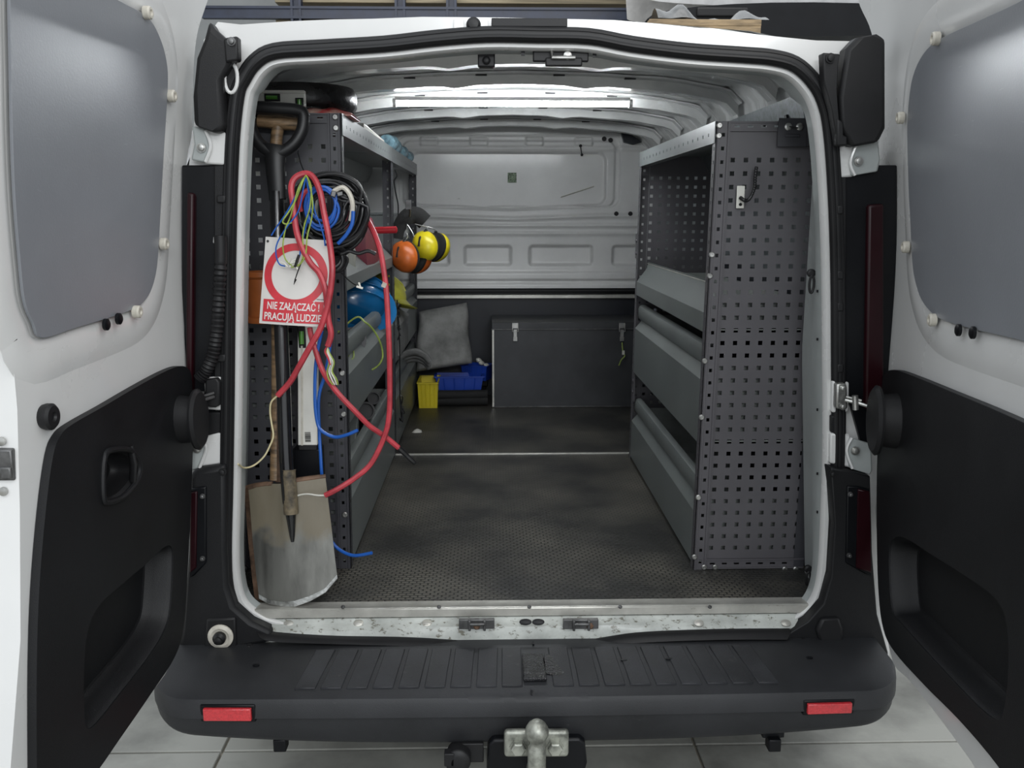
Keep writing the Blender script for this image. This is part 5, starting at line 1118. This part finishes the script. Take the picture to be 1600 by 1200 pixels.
# ------------------------------------------------------------ at the bulkhead
# grey cushion
mb = MB()
def cu_(s_):
    def g_(u, v):
        a = [atY(655, 487, 2.50), atY(729, 473, 2.52)]; b2 = [atY(650, 580, 2.42), atY(737, 567, 2.44)]
        p = a[0].lerp(a[1], u).lerp(b2[0].lerp(b2[1], u), v); k = (1-(2*u-1)**4)*(1-(2*v-1)**4)
        p.y -= s_*(.012+.038*max(0, k)**.5+.006*math.sin(6*u+3*v)*k+.004*math.sin(14*v+2*u)*k); p.x += .004*math.sin(9*v); return p
    return g_
nb = 18; mb.grid(nb, nb, cu_(1)); m0 = len(mb.v); mb.grid(nb, nb, cu_(-1))
bd = [i for i in range(nb+1)]+[j*(nb+1)+nb for j in range(1, nb+1)]+[nb*(nb+1)+i for i in range(nb-1, -1, -1)]+[j*(nb+1) for j in range(nb-1, 0, -1)]
for i in range(len(bd)): a, c = bd[i], bd[(i+1) % len(bd)]; mb.f.append((a, c, m0+c, m0+a))
single('seat_cushion', mb, M['cloth'], 'grey cloth cushion leaning on the dark lower bulkhead', 'cushion', sm=80)
def bin_(name, c, d, rz, m, label):
    T_ = MB(); from mathutils import Matrix
    Rz = Matrix.Rotation(rz, 3, 'Z'); c = Vector(c); x, y, z = d[0]/2, d[1]/2, d[2]
    def R_(k, zz, t=0): return [c+Rz @ Vector((sx*(x*k-t), sy*(y*k-t), zz)) for sx, sy in ((-1, -1), (1, -1), (1, 1), (-1, 1))]
    T_.loft([R_(.90, 0), R_(1, z), R_(1.06, z), R_(1.06, z+.006), R_(1, z+.006, .004), R_(.9, .006, .004)], True, True, True); B = single('storage_bin', T_, m, label, 'bin', sm=20)
    for k in range(4):
        rb_ = MB(); t = -.66+.44*k; p0 = c+Rz @ Vector((x*t*.92, -y*.905, .01)); p1 = c+Rz @ Vector((x*t, -y*1.0, z-.004)); rb_.tube([p0, p1], .003, 6); sub('rib', rb_, m, B)
    return B
bin_('b', (-.405, 2.37, .0), (.10, .20, .125), .0, M['binyellow'], 'yellow plastic bin beside the foot of the deeper left rack')
bin_('b', (-.255, 2.44, .062), (.24, .12, .072), .02, M['binblue'], 'blue plastic bin below the grey cushion')
bin_('b', (-.165, 2.53, .10), (.14, .10, .072), -.35, M['binblue'], 'tilted blue bin right behind the other blue one')
mb = MB(); mb.box((-.25, 2.50, .03), (.26, .18, .060)); mb.box((-.17, 2.56, .08), (.12, .06, .04)); single('black_crate', mb, M['deep'], 'black crate under the blue bins', 'crate', bevel=.004)
mb = MB(); 
for k, (r, dz) in enumerate(((.026, 0), (.024, .03))):
    mb.tube([Vector((-.385, 2.335-.01*k, .027+dz)), Vector((-.25, 2.33, .026+dz)), Vector((-.112, 2.335, .027+dz))], r, 14)
single('bristle_brush', mb, M['foam'], 'black fuzzy roll lying before the blue bins', 'brush')
q = MB()
for x, y in ((752, 567), (760, 571), (748, 563)): q.lathe([(.001, -.01), (.014, -.004), (.016, .004), (.004, .012)], atY(x, y, 2.50), (.3, -.4, 1), 8)
single('paper_scrap', q, M['whitewire'], 'small white crumpled scrap above the tilted blue bin', 'scrap')
q = MB(); p = atZ(652, 675, .0); q.grid(6, 6, lambda u, v: p+Vector((.045*(u-.5)*(1-.3*v), .05*(v-.5), .003+.012*math.sin(math.pi*u)*math.sin(math.pi*v)))); q.box(p+Vector((0, 0, .001)), (.03, .035, .002))
single('paper_crumb', q, M['whitewire'], 'tiny white paper crumb on the floor past the joint strip', 'paper', recalc=False)
# dark metal box with latches
BX = thing('tool_chest', 'long dark grey metal chest with two latches at the bulkhead', 'chest', (.26, 2.42, 0))
x0, x1, y0, y1, zt = -.086, .64, 2.285, 2.59, .425
mb = MB(); mb.box(((x0+x1)/2, (y0+y1)/2, .195), (x1-x0, y1-y0, .386)); obj('chest_body', mb, M['boxm'], BX, bevel=.002)
mb = MB(); mb.box(((x0+x1)/2, (y0+y1)/2, .408), (x1-x0+.008, y1-y0+.008, .034)); obj('lid', mb, M['boxm'], BX, bevel=.003)
mb = MB(); mb.box(((x0+x1)/2, y0-.005, .391), (x1-x0+.01, .006, .004)); obj('lid_lip', mb, M['dsteel'], BX)
mb = MB(); mb.box((x0+.003, y0-.002, .195), (.010, .008, .385)); obj('corner_strip', mb, M['alu'], BX, bevel=.001)
mb = MB(); mb.box(((x0+x1)/2, y0-.002, .004), (x1-x0, .008, .006)); obj('bottom_strip', mb, M['dsteel'], BX, bevel=.001)
for px in (805, 972):
    c0 = atY(px, 512, y0-.004); L_ = MB(); L_.box(c0+Vector((0, 0, .010)), (.030, .006, .026)); L_.box(c0+Vector((0, -.004, -.035)), (.016, .008, .052)); L_.tube([c0+Vector((-.014, -.005, .018)), c0+Vector((-.014, -.008, -.018)), c0+Vector((.014, -.008, -.018)), c0+Vector((.014, -.005, .018))], .0025, 6); L_.box(c0+Vector((0, -.007, -.055)), (.020, .006, .020)); obj('latch', L_, M['steel'], BX, bevel=.001)
q = smooth([atY(972, 535, 2.27), atY(973, 548, 2.265), atY(976, 556, 2.26), atY(971, 562, 2.26), atY(967, 571, 2.265)], 5); mb = MB(); mb.tube(q, .003, 6); YW = single('yellow_green_wire', mb, M['yg'], 'short yellow-green wire threaded through the right chest latch', 'wire')
mb = MB(); mb.box(atY(974, 551, 2.258), (.012, .006, .02)); sub('connector', mb, M['whitewire'], YW)
# light tape scraps on the bulkhead glass area
for i, (a, b_, c, d_) in enumerate(((876, 308, 928, 291), (818, 233, 832, 236), (948, 262, 951, 280))):
    mb = MB(); mb.tube([atY(a, b_, 2.612), atY(c, d_, 2.612)], .004, 6, flat=.4)
    obj('tape_scrap', mb, M['whitewire'], VAN)
# ------------------------------------------------------------ groups of look-alikes
GROUPS = {'shelving_rack': 'perforated steel racks in the van', 'spade': 'spades at the left doorway', 'spirit_level': 'spirit levels at the left rack',
 'blue_wire': 'thin wires hanging from the red cable loop', 'yellow_green_wire': 'yellow-green wires', 'red_cable': 'red cables at the left doorway', 'blue_cable': 'blue cables at the left doorway',
 'cable_coil': 'black cable coils by the sign', 'hard_hat': 'hard hats in the left racks', 'ear_muffs': 'ear muffs on the rack post', 'plastic_bottle': 'bottles on top of the left racks',
 'storage_bin': 'plastic bins at the bulkhead', 'black_pipe': 'black pipes in the lowest tray', 'black_carton': 'black cartons in the middle tray', 'wire_tangle': 'loose wire in the middle tray'}
for o in COL.objects:
    n_ = o.name.split('.')[0]
    if o.parent is None and 'category' in o and n_ in GROUPS: o['group'] = GROUPS[n_]
